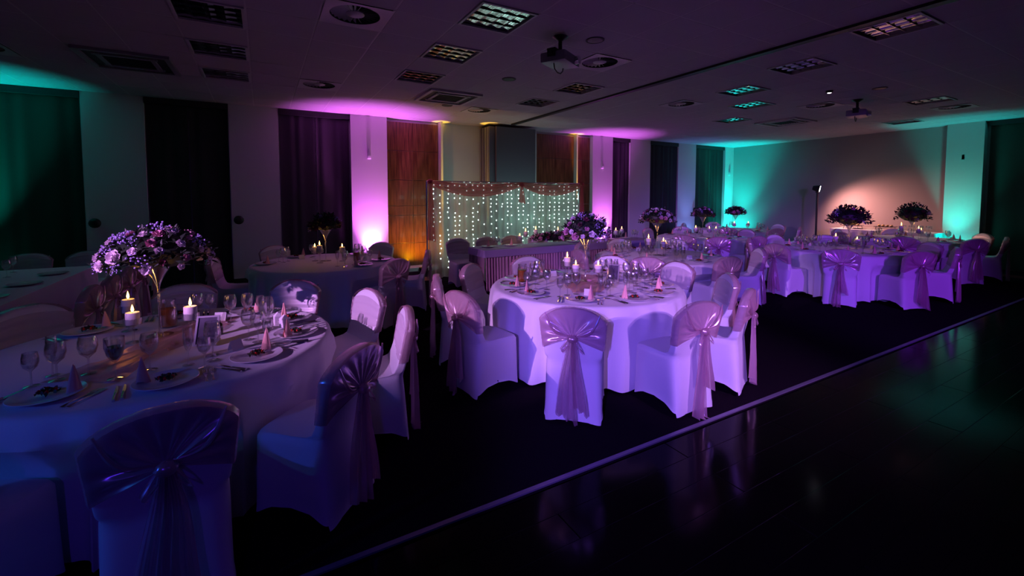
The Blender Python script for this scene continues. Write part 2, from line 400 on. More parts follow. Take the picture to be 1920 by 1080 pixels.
DL = {(7.1, 5.875): 'swirl diffuser in the ceiling above the second table', (3.975, 8.375): 'swirl diffuser next to the partition top', (-2.9, 7.75): 'dark swirl diffuser at upper left above the long table', (9.6, 4.625): 'swirl diffuser left of the far dark projector', (12.1, 3.375): 'swirl diffuser beyond the far dark projector',
 (.85, 4.625): 'large round swirl air diffuser at top left of the ceiling', (3.975, 4.625): 'swirl air diffuser just behind the nearer projector', (.85, 7.75): 'small swirl diffuser above the magenta pillar glow'}
nl = nd = 0
for (i, j), k in FIT.items():
    x, y = X0+i*T, Y0+j*T
    key = (round(x, 3), round(y, 3))
    if k == 'light':
        lb = next((v for q, v in LL.items() if abs(q[0]-x) < .1 and abs(q[1]-y) < .1), None)
        place('light', (x, y, H-.004), 0, lb or 'dim recessed louvre light in the far ceiling', 'ceiling light', None if lb else 'far dim ceiling lights')
    else:
        lb = next((v for q, v in DL.items() if abs(q[0]-x) < .1 and abs(q[1]-y) < .1), None)
        place('diff', (x, y, H-.003), 0, lb or 'dim square swirl diffuser in the far ceiling', 'ceiling vent', None if lb else 'far swirl diffusers')
# air conditioning cassettes
def cassette(x, y, label, dark=False):
    r = thing('cassette_unit', label, 'air conditioner', (x, y, H)); s = .47
    fr = MB()
    for a in range(4):
        c, q = math.cos(a*PI/2), math.sin(a*PI/2)
        def R(px, py): return (px*c-py*q, px*q+py*c)
        a1 = R(0, s-.03); fr.box((*a1, -.018), (2*s if a % 2 == 0 else .06, .06 if a % 2 == 0 else 2*s-.12, .035))
        a2 = R(0, s-.20); fr.box((*a2, -.018), (2*s-.3 if a % 2 == 0 else .05, .05 if a % 2 == 0 else 2*s-.3, .03))
    fr.build('frame', 'ceil_bar' if not dark else 'grey_plastic', r, False)
    MB().box((0, 0, -.008), (2*s-.1, 2*s-.1, .01)).build('air_slot', 'black', r, False)
    for k in range(9): MB().box((0, (k-4)*.055, -.018), (.5, .012, .012)).build('grille_slat', 'black_metal', r, False)
cassette(2.94, 7.5, 'square cassette air conditioner above the light curtain')
cassette(-1.45, 7.6, 'dark cassette air conditioner at upper left', True)
cassette(10.9, 6.0, 'small far cassette air conditioner right of the violet glow')
# round ceiling speakers
for x, y, lb in [(3.35, 3.98, 'round ceiling speaker right of the nearer projector'), (3.31, 5.92, 'round ceiling speaker between projector and cassette'), (8.9, 3.4, 'round ceiling speaker in the right-hand ceiling'), (-2.5, 6.7, 'round dark ceiling speaker at far left'), (3.2, 8.2, 'round ceiling speaker beyond the cassette unit')]:
    r = thing('ceiling_speaker', lb, 'speaker', (x, y, H)); MB().lathe([(.001, -.012), (.085, -.010), (.088, -.004)], 24).build('grille', 'black', r); MB().lathe([(.088, -.004), (.090, -.012), (.105, -.008), (.106, .0)], 24).build('rim', 'ceil_void', r)
# projectors
def projector(x, y, z, rz, label):
    r = thing('ceiling_projector', label, 'projector', (x, y, z), rz)
    MB().box((0, 0, 0), (.40, .30, .11)).build('body', 'grey_plastic', r, True, .02)
    MB().box((0, 0, .07), (.46, .10, .02)).build('bracket', 'black_metal', r, False, .004)
    for sx in (-1, 1): MB().box((sx*.225, 0, .03), (.015, .09, .08)).build('bracket_arm', 'black_metal', r, False, .003)
    MB().tube([(0, 0, .08), (0, 0, H-z-.02)], .022, 10).build('pole', 'black_metal', r)
    MB().lathe([(.02, H-z-.05), (.07, H-z-.02), (.09, H-z-.001)], 20).build('ceiling_plate', 'black_metal', r)
    l = MB(); l.lathe([(.045, 0), (.045, .05), (.03, .055), (.001, .05)], 20); lo = l.build('lens', 'mirror', r); lo.location = (.08, -.15, 0); lo.rotation_euler = (PI/2, 0, 0)
    MB().tube([(-.12, .02, -.05), (-.10, .02, -.11), (-.03, .02, -.135), (.05, .02, -.13), (.11, .02, -.09), (.12, .02, -.05)], .007, 6).build('cable', 'black', r)
projector(2.95, 4.1, 3.24, .5, 'ceiling projector with mirrored lens hanging above the middle table')
projector(9.6, 4.0, 3.24, .3, 'small dark far projector hanging in the right-hand ceiling')
r = thing('ceiling_spotlight', 'tiny lit white spotlight in the right-hand ceiling', 'spotlight', (8.37, 3.9, H)); MB().lathe([(.055, 0), (.05, -.03), (.03, -.04)], 16).build('housing', 'black', r); MB().lathe([(.03, -.038), (.001, -.044)], 12).build('lamp', 'tealbulb', r)

# wall fittings
for x, y, z, rz, lb in [(2.09, YB-.16, 2.62, 0, 'small box sensor high on the magenta-lit pillar'), (8.80, YB-.16, 2.62, 0, 'small box sensor on the violet pillar right of the backdrop'), (XE-.22, 3.95, 2.68, PI/2, 'small box sensor on the teal pillar at right'), (14.85, YB-.14, 2.55, 0, 'small box sensor on the teal corner pillar')]:
    r = thing('wall_sensor', lb, 'sensor', (x, y, z), rz); s = -1
    MB().box((0, s*.025, 0), (.075, .05, .14)).build('housing', 'white_plastic', r, True, .012)
    MB().box((0, s*.012, .11), (.03, .022, .10)).build('mount', 'white_plastic', r, False)
for x, lb in [(-2.5, 'dark round curtain tieback beside the leftmost wall pier'), (-.40, 'dark round curtain tieback beside the second wall pier'), (10.85, 'dark round tieback behind the second tall bouquet'), (12.98, 'dark round tieback left of the farthest bouquets')]:
    r = thing('curtain_tieback', lb, 'tieback', (x, YB-.12, 1.26)); MB().blob((0, -.05, 0), (.085, .05, .085), 12, 8).build('knob', 'black', r); MB().tube([(0, 0, 0), (0, .0, .012)], .02, 8).build('wall_hook', 'black_metal', r)
# uplighters
for i, ((x, y), c, k) in enumerate(UP + [((3.12, 9.6), 'Y', 1), ((7.70, 9.92), 'Y', 1), ((4.62, 9.4), 'Y', 1)]):
    lb = ['magenta floor uplighter at foot of the glowing pillar', 'violet floor uplighter at foot of the pillar right of backdrop', 'teal floor uplighter in the far corner', 'teal floor uplighter at the right-hand pillar', 'teal floor uplighter beyond the left edge', 'blue floor uplighter at the pier right of the second tall bouquet', 'yellow floor uplighter left of the light curtain', 'yellow floor uplighter behind the backdrop, right end', 'yellow floor uplighter behind the backdrop, by the partition'][i]
    r = thing('floor_uplighter', lb, 'uplighter', (x, y, 0))
    MB().lathe([(.001, .03), (.07, .03), (.08, .05), (.08, .115), (.072, .115), (.068, .095)], 20).build('can', 'black', r)
    MB().lathe([(.068, .096), (.001, .098)], 20).build('lens', 'glass', r)
    MB().tube([(-.095, 0, .08), (-.095, 0, .012), (.095, 0, .012), (.095, 0, .08)], .008, 6).build('yoke', 'black_metal', r)

# ------------------------------------------------------------------ chairs
def yrear(z):
    if z < .47: return -.262 + .045*(z/.47)
    return -.217 - .085*((z-.47)/.44)
def hwid(z):
    if z < .47: return .248 - .03*(z/.47)**.7
    return .218 + .03*min(1, (z-.47)/.34)
def cover_mesh():
    N = 80; rings = []
    def ring(fn): rings.append([fn(2*PI*k/N) for k in range(N)])
    def se(a, n):
        c, s = math.cos(a), math.sin(a); return math.copysign(abs(c)**(2/n), c), math.copysign(abs(s)**(2/n), s)
    for t in (0, .06, .15, .3, .5, .7, .85, .95, 1):
        def f(a, t=t):
            u, v = se(a, 7); z = .455*t; hw = .248-.032*t**.6; yb = -.265+.048*t; yf = .245-.02*t
            cor = (abs(u)*abs(v))**3; pin = (1-cor)*(1-t)**1.4
            arch = (.105 if abs(u) > abs(v) else (.035 if v < 0 else .09))*(1-cor)
            hw2 = hw - .035*pin*(abs(u) > .5); y = (yb+yf)/2 + v*((yf-yb)/2 - .02*pin)
            return (u*hw2, y, z + (1-t)*arch + (1-t)*.004)
        ring(f)
    def seatring(zf, zr, yf, inset=0):
        def f(a):
            u, v = se(a, 8); yb = yrear(zr); y = (yb+yf)/2 + v*(yf-yb)/2
            q = max(0, min(1, (y-yb)/max(.02, min(.16, yf-yb)))); z = zr*(1-q)+zf*q
            w_ = hwid(z) - .006 - inset*q
            return (u*w_, y, z + .006*(1-u*u)*q)
        ring(f)
    seatring(.474, .480, .212, .008); seatring(.482, .49, .185, .012); seatring(.486, .50, .10, .012); seatring(.487, .51, 0, .010); seatring(.489, .52, -.09, .006)
    for k, (zf, yf) in enumerate([(.505, -.135), (.55, -.16), (.60, -.178)]): seatring(zf, [.54, .57, .60][k], yf)
    def topz(u): return .10*max(0, 1-abs(u)**2.3)**.75
    for v_, th, sh in [(.1, .062, 0), (.25, .06, 0), (.45, .058, 0), (.65, .056, 0), (.82, .053, 0), (.93, .048, .004), (.98, .034, .012), (1.0, .016, .02), (1.002, .003, .026)]:
        def f(a, v_=v_, th=th, sh=sh):
            u, v = se(a, 5); zb = .60+v_*.205; z = zb + topz(u)*v_**1.6
            yb = yrear(z) + .03 ; hw = hwid(zb)-sh - .012*max(0, (v_-.8)*5)*1
            return (u*hw, yb + v*th/2 - .004*math.cos(u*2), z)
        ring(f)
    b = MB(); vs = [p for r_ in rings for p in r_]; fs = []
    for j in range(len(rings)-1):
        for k in range(N):
            q = (k+1) % N; fs.append((j*N+k, j*N+q, (j+1)*N+q, (j+1)*N+k))
    o = (len(rings)-1)*N
    for k in range(N//2): fs.append((o+k, o+k+1 if k+1 < N else o, o+(N-k-1) % N, o+(N-k) % N)) if k not in (0,) else fs.append((o, o+1, o+N-1))
    b.add(vs, fs); me = b.mesh('cover', 'cover')
    for p_ in me.polygons: p_.use_smooth = True
    return me
def topline(u): return .805 + .10*max(0, 1-abs(u)**2.3)**.75
def bandmesh(seed):
    b = MB(); K = (0, .682)
    def rmax(ph):
        r = .03
        while r < .4:
            x, z = K[0]+r*math.cos(ph), K[1]+r*math.sin(ph)
            if abs(x) > hwid(z) or z > topline(min(1, abs(x)/.246)) - .002: break
            r += .002
        return r
    NP = 120; A0, A1 = math.radians(-24), math.radians(204)
    RM = [rmax(A0+(A1-A0)*k/NP) for k in range(NP+1)]
    def fan(u, v):
        k = u*NP; k0 = int(k); rm = RM[min(k0, NP)]; ph = A0+(A1-A0)*u
        if v > .92:
            q = (v-.92)/.08; r = rm+.004*math.sin(PI*q)+.002; x, z = K[0]+r*math.cos(ph), K[1]+r*math.sin(ph)
            return (x, yrear(min(z, .9)) - .004 + q*.064, z+.003*math.sin(PI*q))
        vv = v/.92; r = .02+(rm-.02)*vv; x, z = K[0]+r*math.cos(ph), K[1]+r*math.sin(ph)
        up = max(0, math.cos((ph-PI/2)*1.35)) if abs(ph-PI/2) < 1.15 else 0
        amp = .011*(1-up*.7)*math.sin(PI*min(1, vv*.85+.15)); bulge = .030*(1-vv)**1.5 + .016*math.exp(-((abs(ph-PI/2)-1.05)/.16)**2)*math.sin(PI*vv)**.6
        return (x, yrear(min(z, .9)) - .006 - bulge + amp*math.sin(ph*17+seed*2+vv*2*math.sin(seed+ph)), z)
    b.grid(fan, NP, 20)
    for sx in (-1, 1):
        pts = []
        for k in range(15):
            q = k/14; u = .80*(1-q)**1.0; x = sx*(.20*(1-q)**.62+.012*q); z = .868*(1-q)+.70*q - .045*math.sin(PI*q)
            pts.append((x, yrear(min(z, .9))-.014-.022*math.sin(PI*q)-.02*q, z))
        b.tube(pts, [.0045+.005*math.sin(PI*k/14) for k in range(15)], 6)
    return b.mesh('sash_band', 'organza')
def frontmesh(seed):
    b = MB()
    def front(u, v):
        z = .60+.20*v; q = (u-.5)*2; x = q*(hwid(z)+.002); z += .05*max(0, 1-q*q)*v**2
        return (x, yrear(z)+.0625 + .0035*math.sin(v*2*PI*3.2+seed+q*.8) - .012*abs(q)**12, z)
    b.grid(front, 20, 26)
    return b.mesh('sash_front', 'organza_front')
def knotmesh(seed):
    rnd = random.Random(seed); b = MB()
    b.blob((0, yrear(.68)-.055, .682), (.038, .028, .030), 16, 10, .10, rnd)
    return b.mesh('sash_knot', 'organza')
def tailmesh(seed, sx, L, drift, wid):
    rnd = random.Random(seed); b = MB(); ph = rnd.uniform(0, 6)
    def fn(u, v):
        z = .675 - L*v - (.075*u if v > .9 else .075*u*v); wd = .028+wid*v**.75
        x = sx*.014 + drift*v + (u-.5)*wd + .006*math.sin(v*6+ph)
        y = yrear(.675) - .052 + .010*v - .016*v*math.sin(2.2*v) + (.008+.018*v)*math.sin(u*2*PI*2.6+ph+v*1.2) + .008*math.sin(u*2*PI*6+v*3)
        if z < .02: y -= (.02-z)*.6; z = .012+.004*u
        return (x, y, z)
    b.grid(fn, 36, 22)
    def loop(u, v):
        a = v*PI; return (sx*(.03+.045*math.sin(a)) + (u-.5)*.02, yrear(.675)-.062-.012*math.sin(a)+.006*math.sin(u*9), .672-.085*math.sin(a*.9)*(.6+.4*u)-.02*v)
    b.grid(loop, 8, 12)
    return b.mesh('sash_tail', 'organza')
COV = cover_mesh()
SASH = []
for s in range(4):
    SASH.append((bandmesh(s*1.7+.3), frontmesh(s), knotmesh(s), tailmesh(s*7+1, -1, [.60, .56, .64, .52][s], [-.05, -.03, -.02, .02][s], [.12, .14, .10, .13][s]), tailmesh(s*7+2, 1, [.44, .50, .40, .58][s], [.03, .05, .02, .05][s], [.10, .09, .12, .11][s])))
chair_n = [0]
chair_pose = []
def chair(bx, by, tx, ty, label, group=None, dyaw=0, sash=True):
    """back-top centre at (bx,by), facing table centre (tx,ty)"""
    d = Vector((tx-bx, ty-by)).normalized(); ang = math.atan2(d.y, d.x) - PI/2 + dyaw
    f = Vector((-math.sin(ang), math.cos(ang)))
    x, y = bx + f.x*.28, by + f.y*.28
    r = thing('banquet_chair', label, 'chair', (x, y, 0), ang, group)
    obj('cover', COV, r)
    if sash:
        s = SASH[chair_n[0] % 4]; chair_n[0] += 1
        obj('sash_band', s[0], r); obj('sash_front', s[1], r); obj('sash_knot', s[2], r); obj('sash_tail', s[3], r); obj('sash_tail', s[4], r)
    chair_pose.append((x, y, ang, r))
    return r

# ------------------------------------------------------------------ tables
def cloth_round(R, seed, nf=22, hem=.035, zt=.762):
    rnd = random.Random(seed); b = MB(); N = 264
    ph = [rnd.uniform(0, 6.28) for _ in range(4)]
    rows = [(0.0, 0, 0)] + [(q, 0, 0) for q in (.3, .6, .85, .96, .985)] + [(1.0, .006, 0), (1.006, .02, .02)] + [(1.01, .06+.64*k/9, (k+1)/10) for k in range(10)]
    for q, dz, t in rows:
        pass
    vs = []; fs = []
    for q, dz, t in rows:
        for k in range(N):
            a = 2*PI*k/N
            w_ = math.sin(nf*a+ph[0]+1.3*math.sin(3*a+ph[1]))*.6 + math.sin((nf*1)*.5*a*2/2*1+ph[2])*0 + .4*math.sin(int(nf*.6)*a+ph[2]) + .25*math.sin(int(nf*1.7)*a+ph[3])
            r = R*q + t**.5*(.05 + .040*w_)
            z = zt - dz*(zt-hem)/.70*(1 + (.02*w_ if t > .9 else 0)) + (.0012*noise.noise(Vector((math.cos(a)*q*5, math.sin(a)*q*5, seed))) if t == 0 else 0)
            vs.append((r*math.cos(a), r*math.sin(a), z))
    for j in range(len(rows)-1):
        for k in range(N):
            n_ = (k+1) % N; fs.append((j*N+k, j*N+n_, (j+1)*N+n_, (j+1)*N+k))
    b.add(vs, fs); return b
def press(b, cx, cy):
    near = [c for c in chair_pose if math.hypot(c[0]-cx, c[1]-cy) < 2]
    out = []
    for x, y, z in b.v:
        if z < .60:
            for X, Y, a, _ in near:
                dx, dy = x+cx-X, y+cy-Y; lx = dx*math.cos(a)+dy*math.sin(a); ly = -dx*math.sin(a)+dy*math.cos(a)
                if abs(lx) < .36 and -.5 < ly < .272:
                    f = min(1, max(0, (.36-abs(lx))/.10)) * min(1, (.60-z)/.08); m_ = (.272-ly)*f*f*(3-2*f); x -= m_*math.sin(a); y += m_*math.cos(a)
        out.append((x, y, z))
    b.v = out; return b
def round_table(cx, cy, R, seed, name, mt='cloth'):
    t = thing('round_table', 'round banquet table standing under the cloth of the ' + name, 'table', (cx, cy, 0))
    MB().lathe([(.001, .72), (R-.03, .72), (R-.02, .735), (R-.03, .752), (.001, .752)], 40).build('tabletop', 'wood', t)
    for k in range(4):
        a = PI/4+k*PI/2; MB().tube([(.55*math.cos(a), .55*math.sin(a), .0), (.48*math.cos(a), .48*math.sin(a), .72)], .016, 8).build('leg', 'black_metal', t)
    o = press(cloth_round(R, seed), cx, cy).build('tablecloth', mt); o.location = (cx, cy, 0)
    tag(o, 'pleated floor-length white cloth on the ' + name, 'tablecloth')
ZT = .764
# prototypes for table things
def glassmesh(kind):
    P = {'goblet': [(.034, 0), (.034, .002), (.006, .006), (.004, .02), (.004, .085), (.012, .095), (.034, .115), (.043, .15), (.041, .18), (.035, .205), (.0335, .205), (.039, .18), (.041, .15), (.032, .117), (.001, .099)],
         'wine': [(.031, 0), (.031, .002), (.006, .006), (.004, .02), (.004, .075), (.010, .083), (.027, .10), (.034, .125), (.032, .15), (.028, .172), (.0268, .172), (.030, .15), (.032, .125), (.025, .102), (.001, .088)],
         'flute': [(.029, 0), (.029, .002), (.005, .006), (.0035, .02), (.0035, .08), (.012, .09), (.022, .125), (.024, .17), (.021, .215), (.0198, .215), (.0225, .17), (.020, .127), (.001, .095)]}[kind]
    b = MB().lathe(P, 18); return b
def mk(name, builder, cat):
    r = thing(name, '', cat); builder(r); PROTO[name] = (r, False)
def single(name, mesh):
    o = obj(name, mesh); PROTO[name] = (o, False)
for nm, kd in (('goblet', 'goblet'), ('wine_glass', 'wine'), ('champagne_flute', 'flute')): single(nm, glassmesh(kd).mesh(nm, 'glass'))
single('plate', MB().lathe([(.001, .004), (.085, .004), (.10, .009), (.135, .016), (.14, .019), (.137, .021), (.10, .014), (.085, .009), (.001, .009)], 40).mesh('plate', 'porcelain'))
def b_starter(r):
    rnd = random.Random(3); b = MB()
    for k in range(46):
        a, q = rnd.uniform(0, 6.28), .072*math.sqrt(rnd.random()); c = Vector((q*math.cos(a), q*math.sin(a), .014+.02*(1-q/.072)+rnd.uniform(0, .01)))
        e = Vector((rnd.uniform(-1, 1), rnd.uniform(-1, 1), rnd.uniform(-.3, .8))).normalized()*.016; g_ = e.cross(Vector((rnd.uniform(-1, 1), .3, 1))).normalized()*.012
        b.add([c-e, c+g_*.8+Vector((0, 0, .004)), c+e, c-g_], [(0, 1, 2, 3)])
    b.build('leaves', 'salad', r, False)['kind'] = 'stuff'
    for k in range(4):
        a = k*1.5+.4; MB().blob((.045*math.cos(a), .045*math.sin(a), .026), (.013, .013, .012), 10, 6).build('tomato', 'tomato', r)
    for k in range(3):
        a = k*2.2+1; MB().blob((.03*math.cos(a), .03*math.sin(a), .022), (.024, .016, .010), 10, 5, .12, rnd).build('meat_slice', 'meat', r)
mk('starter', b_starter, 'food')
def b_napkin():
    b = MB(); n = 30
    def fn(u, v):
        a = u*2*PI*1.1; r_ = .038*(1-v)**.85*(1+.10*math.sin(a*3)) + .002; return (r_*math.cos(a)+.006*v, r_*math.sin(a)*.7, .135*v + .012*(1-v)*max(0, math.sin(a*1.5)))
    b.grid(fn, n, 8)
    b.add([(.0, -.027, 0), (.03, -.035, .0), (.012, -.005, .128), (.0, -.006, .13)], [(0, 1, 2, 3)])
    return b.mesh('napkin', 'napkin')
single('napkin', b_napkin())
def b_fork():
    b = MB(); b.grid(lambda u, v: ((u-.5)*(.016-.009*math.sin(PI*min(1, v*1.15))), v*.125, .002+.004*math.sin(PI*v)+.0008*math.cos(u*PI)), 4, 10)
    b.grid(lambda u, v: ((u-.5)*(.010+.014*min(1, v*2)), .125+v*.03, .003-.003*v), 3, 4)
    for k in range(4): b.box((-.009+k*.006, .173, .003), (.0028, .042, .0018))
    return b.mesh('fork', 'silver')
def b_knife():
    b = MB(); b.tube([(0, 0, .004), (0, .04, .005), (0, .10, .004)], [.007, .0065, .005], 8)
    b.add([(-.006, .10, .002), (.006, .10, .002), (.007, .15, .002), (.004, .20, .002), (-.004, .215, .002), (-.006, .15, .002), (-.006, .10, .0035), (.006, .10, .0035), (.007, .15, .0035), (.004, .20, .0035), (-.004, .215, .0035), (-.006, .15, .0035)], [(0, 1, 2, 3, 4, 5), (6, 11, 10, 9, 8, 7), (0, 6, 7, 1), (1, 7, 8, 2), (2, 8, 9, 3), (3, 9, 10, 4), (4, 10, 11, 5), (5, 11, 6, 0)])
    return b.mesh('knife', 'silver')
single('fork', b_fork()); single('knife', b_knife())
def b_card():
    b = MB(); b.add([(-.04, 0, 0), (.04, 0, 0), (.04, .022, .062), (-.04, .022, .062), (-.04, .044, 0), (.04, .044, 0)], [(0, 1, 2, 3), (3, 2, 5, 4)]); return b.mesh('place_card', 'paper', False)
single('place_card', b_card())
def b_candle(r):
    MB().lathe([(.045, 0), (.045, .003), (.010, .008), (.006, .02), (.006, .09), (.009, .10), (.007, .11), (.02, .125), (.048, .135), (.050, .185), (.0485, .185), (.0465, .138), (.001, .132)], 24).build('holder', 'glass', r)
    c = MB().lathe([(.001, .139), (.037, .139), (.038, .145), (.038, .222), (.035, .226), (.02, .222), (.001, .221)], 28).build('pillar_candle', 'wax', r)
    MB().tube([(0, 0, .22), (.001, 0, .233)], .0012, 5).build('wick', 'wick', c)
    MB().lathe([(.0005, .228), (.006, .236), (.0085, .246), (.0065, .260), (.003, .274), (.0005, .284)], 12).build('flame', 'flame', c)
mk('candle', b_candle, 'candle')
def flowerhead(seed, R=.032):
    rnd = random.Random(seed); b = MB()
    for lay, (r0, h, n) in enumerate([(R, .012, 30), (R*.72, .018, 24), (R*.45, .022, 18)]):
        ph = rnd.uniform(0, 6)
        b.grid(lambda u, v: ((.003+(r0-.003)*v)*math.cos(u*2*PI)*(1+.10*v*math.sin(5*u*2*PI+ph)), (.003+(r0-.003)*v)*math.sin(u*2*PI)*(1+.10*v*math.sin(5*u*2*PI+ph)), h*v**1.6+lay*.003+.003*v*math.sin(10*u*PI*2+ph)), n, 4)
    b.blob((0, 0, .012), (.006, .006, .006), 8, 4)
    return b
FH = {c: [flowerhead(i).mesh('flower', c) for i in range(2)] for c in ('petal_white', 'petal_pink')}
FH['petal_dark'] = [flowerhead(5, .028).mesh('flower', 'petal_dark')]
def sprayb(seed):
    rnd = random.Random(seed); b = MB()
    for k in range(26):
        p = Vector((rnd.gauss(0, .020), rnd.gauss(0, .020), rnd.uniform(-.01, .035))); b.blob(p, (.0055, .0055, .005), 5, 3, .2, rnd)
    return b
SPRAY = [sprayb(s).mesh('blossom_spray', 'petal_lilac') for s in range(3)]
def foliage(seed, rx, ry, rz_, n, ls=.045, low=.25):
    rnd = random.Random(seed); b = MB()
    for k in range(n):
        th = math.acos(rnd.uniform(-low, 1)); ph = rnd.uniform(0, 6.283); q = rnd.uniform(.7, 1.08)
        nrm = Vector((math.sin(th)*math.cos(ph), math.sin(th)*math.sin(ph), math.cos(th)))
        c = Vector((nrm.x*rx*q, nrm.y*ry*q, nrm.z*rz_*q)); e = (nrm + Vector((rnd.gauss(0, .6), rnd.gauss(0, .6), rnd.gauss(0, .5)))).normalized()
        s_ = e.cross(Vector((rnd.uniform(-1, 1), rnd.uniform(-1, 1), 1))).normalized(); L = ls*rnd.uniform(.6, 1.3); W = L*.28
        up = s_.cross(e).normalized()*L*.1
        b.add([c, c+e*L*.45+s_*W, c+e*L, c+e*L*.45-s_*W, c+e*L*.5+up], [(0, 1, 4), (1, 2, 4), (2, 3, 4), (3, 0, 4)])
    return b
def bouquet_parts(r, seed, rx, ry, rz_, zc, nf, mix, nfol=420, nspray=10, low=.25):
    rnd = random.Random(seed)
    fo = foliage(seed, rx, ry, rz_, nfol, .05, low).build('foliage', 'leaf', r, False); fo.location = (0, 0, zc); fo['kind'] = 'stuff'
    core = MB().blob((0, 0, 0), (rx*.80, ry*.80, rz_*.50), 18, 10, .10, rnd).build('flower_foam', 'leaf', r); core.location = (0, 0, zc+rz_*.3)
    pts = []
    tries = 0
    while len(pts) < nf+nspray and tries < 3000:
        tries += 1
        th = math.acos(rnd.uniform(-low, 1)); ph = rnd.uniform(0, 6.283); n_ = Vector((math.sin(th)*math.cos(ph), math.sin(th)*math.sin(ph), math.cos(th)))
        if all((n_-m_).length > .26 for m_ in pts): pts.append(n_)
    for k, n_ in enumerate(pts):
        loc = (n_.x*rx*.97, n_.y*ry*.97, zc+n_.z*rz_*.97)
        if k < nf:
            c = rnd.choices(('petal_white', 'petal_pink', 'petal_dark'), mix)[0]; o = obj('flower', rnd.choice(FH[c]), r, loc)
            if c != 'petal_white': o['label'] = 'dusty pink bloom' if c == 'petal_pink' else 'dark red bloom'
        else:
            o = obj('blossom_spray', rnd.choice(SPRAY), r, loc)
        o.rotation_euler = (n_ + Vector((rnd.gauss(0, .15), rnd.gauss(0, .15), 0))).to_track_quat('Z', 'Y').to_euler(); s_ = rnd.uniform(.75, 1.5); o.scale = (s_, s_, s_)
def centrepiece(x, y, rim, label, seed, full=1.0, mix=(6, 3, 1), nf=34, ns=12, w=.27, topz=1.52, low=.1):
    RES.append((x, y, .08)); r = thing('flower_centrepiece', label, 'flowers', (x, y, ZT+.004)); h = rim-ZT
    MB().lathe([(.075, 0), (.075, .004), (.02, .010), (.008, .03), (.0065, .15), (.008, h-.16), (.014, h-.13), (.035, h-.08), (.085, h), (.082, h), (.032, h-.078), (.010, h-.125), (.001, h-.13)], 32).build('vase', 'glass_vase', r)
    zc = h+.03; rz_ = topz-rim-.04
    bouquet_parts(r, seed, w, w, rz_, zc, nf, mix, int(460*full), ns, low)
    return r

# seat position names used in labels
RES = []; PLATES = []
def clash(x, y, r): return any(math.hypot(x-a, y-b) < r+c for a, b, c in RES)
def setting(tb, cx, cy, R, seats, cutlery, card, seed, gl=5):
    rnd = random.Random(seed)
    for bx, by, nm in seats:
        d = Vector((bx-cx, by-cy)).normalized(); RES.append((cx+d.x*(R-.20), cy+d.y*(R-.20), .142))
    for i, (bx, by, nm) in enumerate(seats):
        d = Vector((bx-cx, by-cy)).normalized(); a = math.atan2(d.y, d.x); t = Vector((-d.y, d.x))   # t = to the right hand of... diner facing centre
        rz = math.atan2(-d.y, -d.x) - PI/2
        P = lambda out, side: (cx+d.x*out-t.x*side*-1, cy+d.y*out-t.y*side*-1)
        w_ = ' at the %s seat of the %s' % (nm, tb) if nm else ' on the %s' % tb
        g = None if nm else tb
        G = lambda s_: None if nm else s_ + ' on the ' + tb
        pr = R-.20; px, py = P(pr, 0)
        PLATES.append((px, py)); place('plate', (px, py, ZT+.002), 0, 'white plate' + w_, 'plate', G('plates'))
        if cutlery or tb != 'x': place('starter', (px, py, ZT+.009), rnd.uniform(0, 6), 'dark salad starter with tomato' + w_, 'food', G('starters'), (.62, .62, .9))
        nx, ny = P(pr-.03, .092*(1 if i % 2 else -1)); place('napkin', (nx, ny, ZT+.016), rnd.uniform(0, 6), 'folded peach napkin cone' + w_, 'napkin', G('napkins'), (.74, .74, rnd.uniform(.82, 1.0)))
        if cutlery:
            for k in range(2):
                fx, fy = P(R-.09, .165+.03*k); place('fork', (fx, fy, ZT), rz, '%s fork%s' % (('inner', 'outer')[k], w_), 'fork', G('forks'))
                kx, ky = P(R-.09, -.165-.03*k); place('knife', (kx, ky, ZT), rz, '%s knife%s' % (('inner', 'outer')[k], w_), 'knife', G('knives'))
        for k, (kd, o_, s_, ln) in enumerate([('goblet', R-.40, -.13, 'large wine goblet'), ('wine_glass', R-.33, -.20, 'small wine glass'), ('champagne_flute', R-.45, -.21, 'slim champagne flute'), ('goblet', R-.47, -.06, 'water goblet'), ('wine_glass', R-.36, -.28, 'outer small wine glass')][:gl]):
            gx, gy = P(o_+rnd.uniform(-.01, .01), s_+rnd.uniform(-.015, .015))
            if clash(gx, gy, .05): continue
            RES.append((gx, gy, .038)); place(kd, (gx, gy, ZT+.0018), rnd.uniform(0, 6), ln + w_, 'glass', G(ln.replace('glass', 'glasse')+'s'))
        if card and i % 3 == 1:
            gx, gy = P(R-.42, .06)
            if clash(gx, gy, .05): continue
            RES.append((gx, gy, .05))
            place('place_card', (gx, gy, ZT+.0018), rz+rnd.uniform(-.3, .3), 'folded white place card' + w_, 'card', G('cards'))
def candles(tb, L, cx, cy, names):
    for (x, y, zt), nm in zip(L, names):
        s = (zt-ZT)/.255; RES.append((x, y, .055))
        place('candle', (x, y, ZT+.004), 0, 'lit white pillar candle on glass stem, %s' % nm, 'candle', None, (1, 1, s))
        point('candle_light', (x, y, zt+.045), (1, .40, .08), .22, .015)

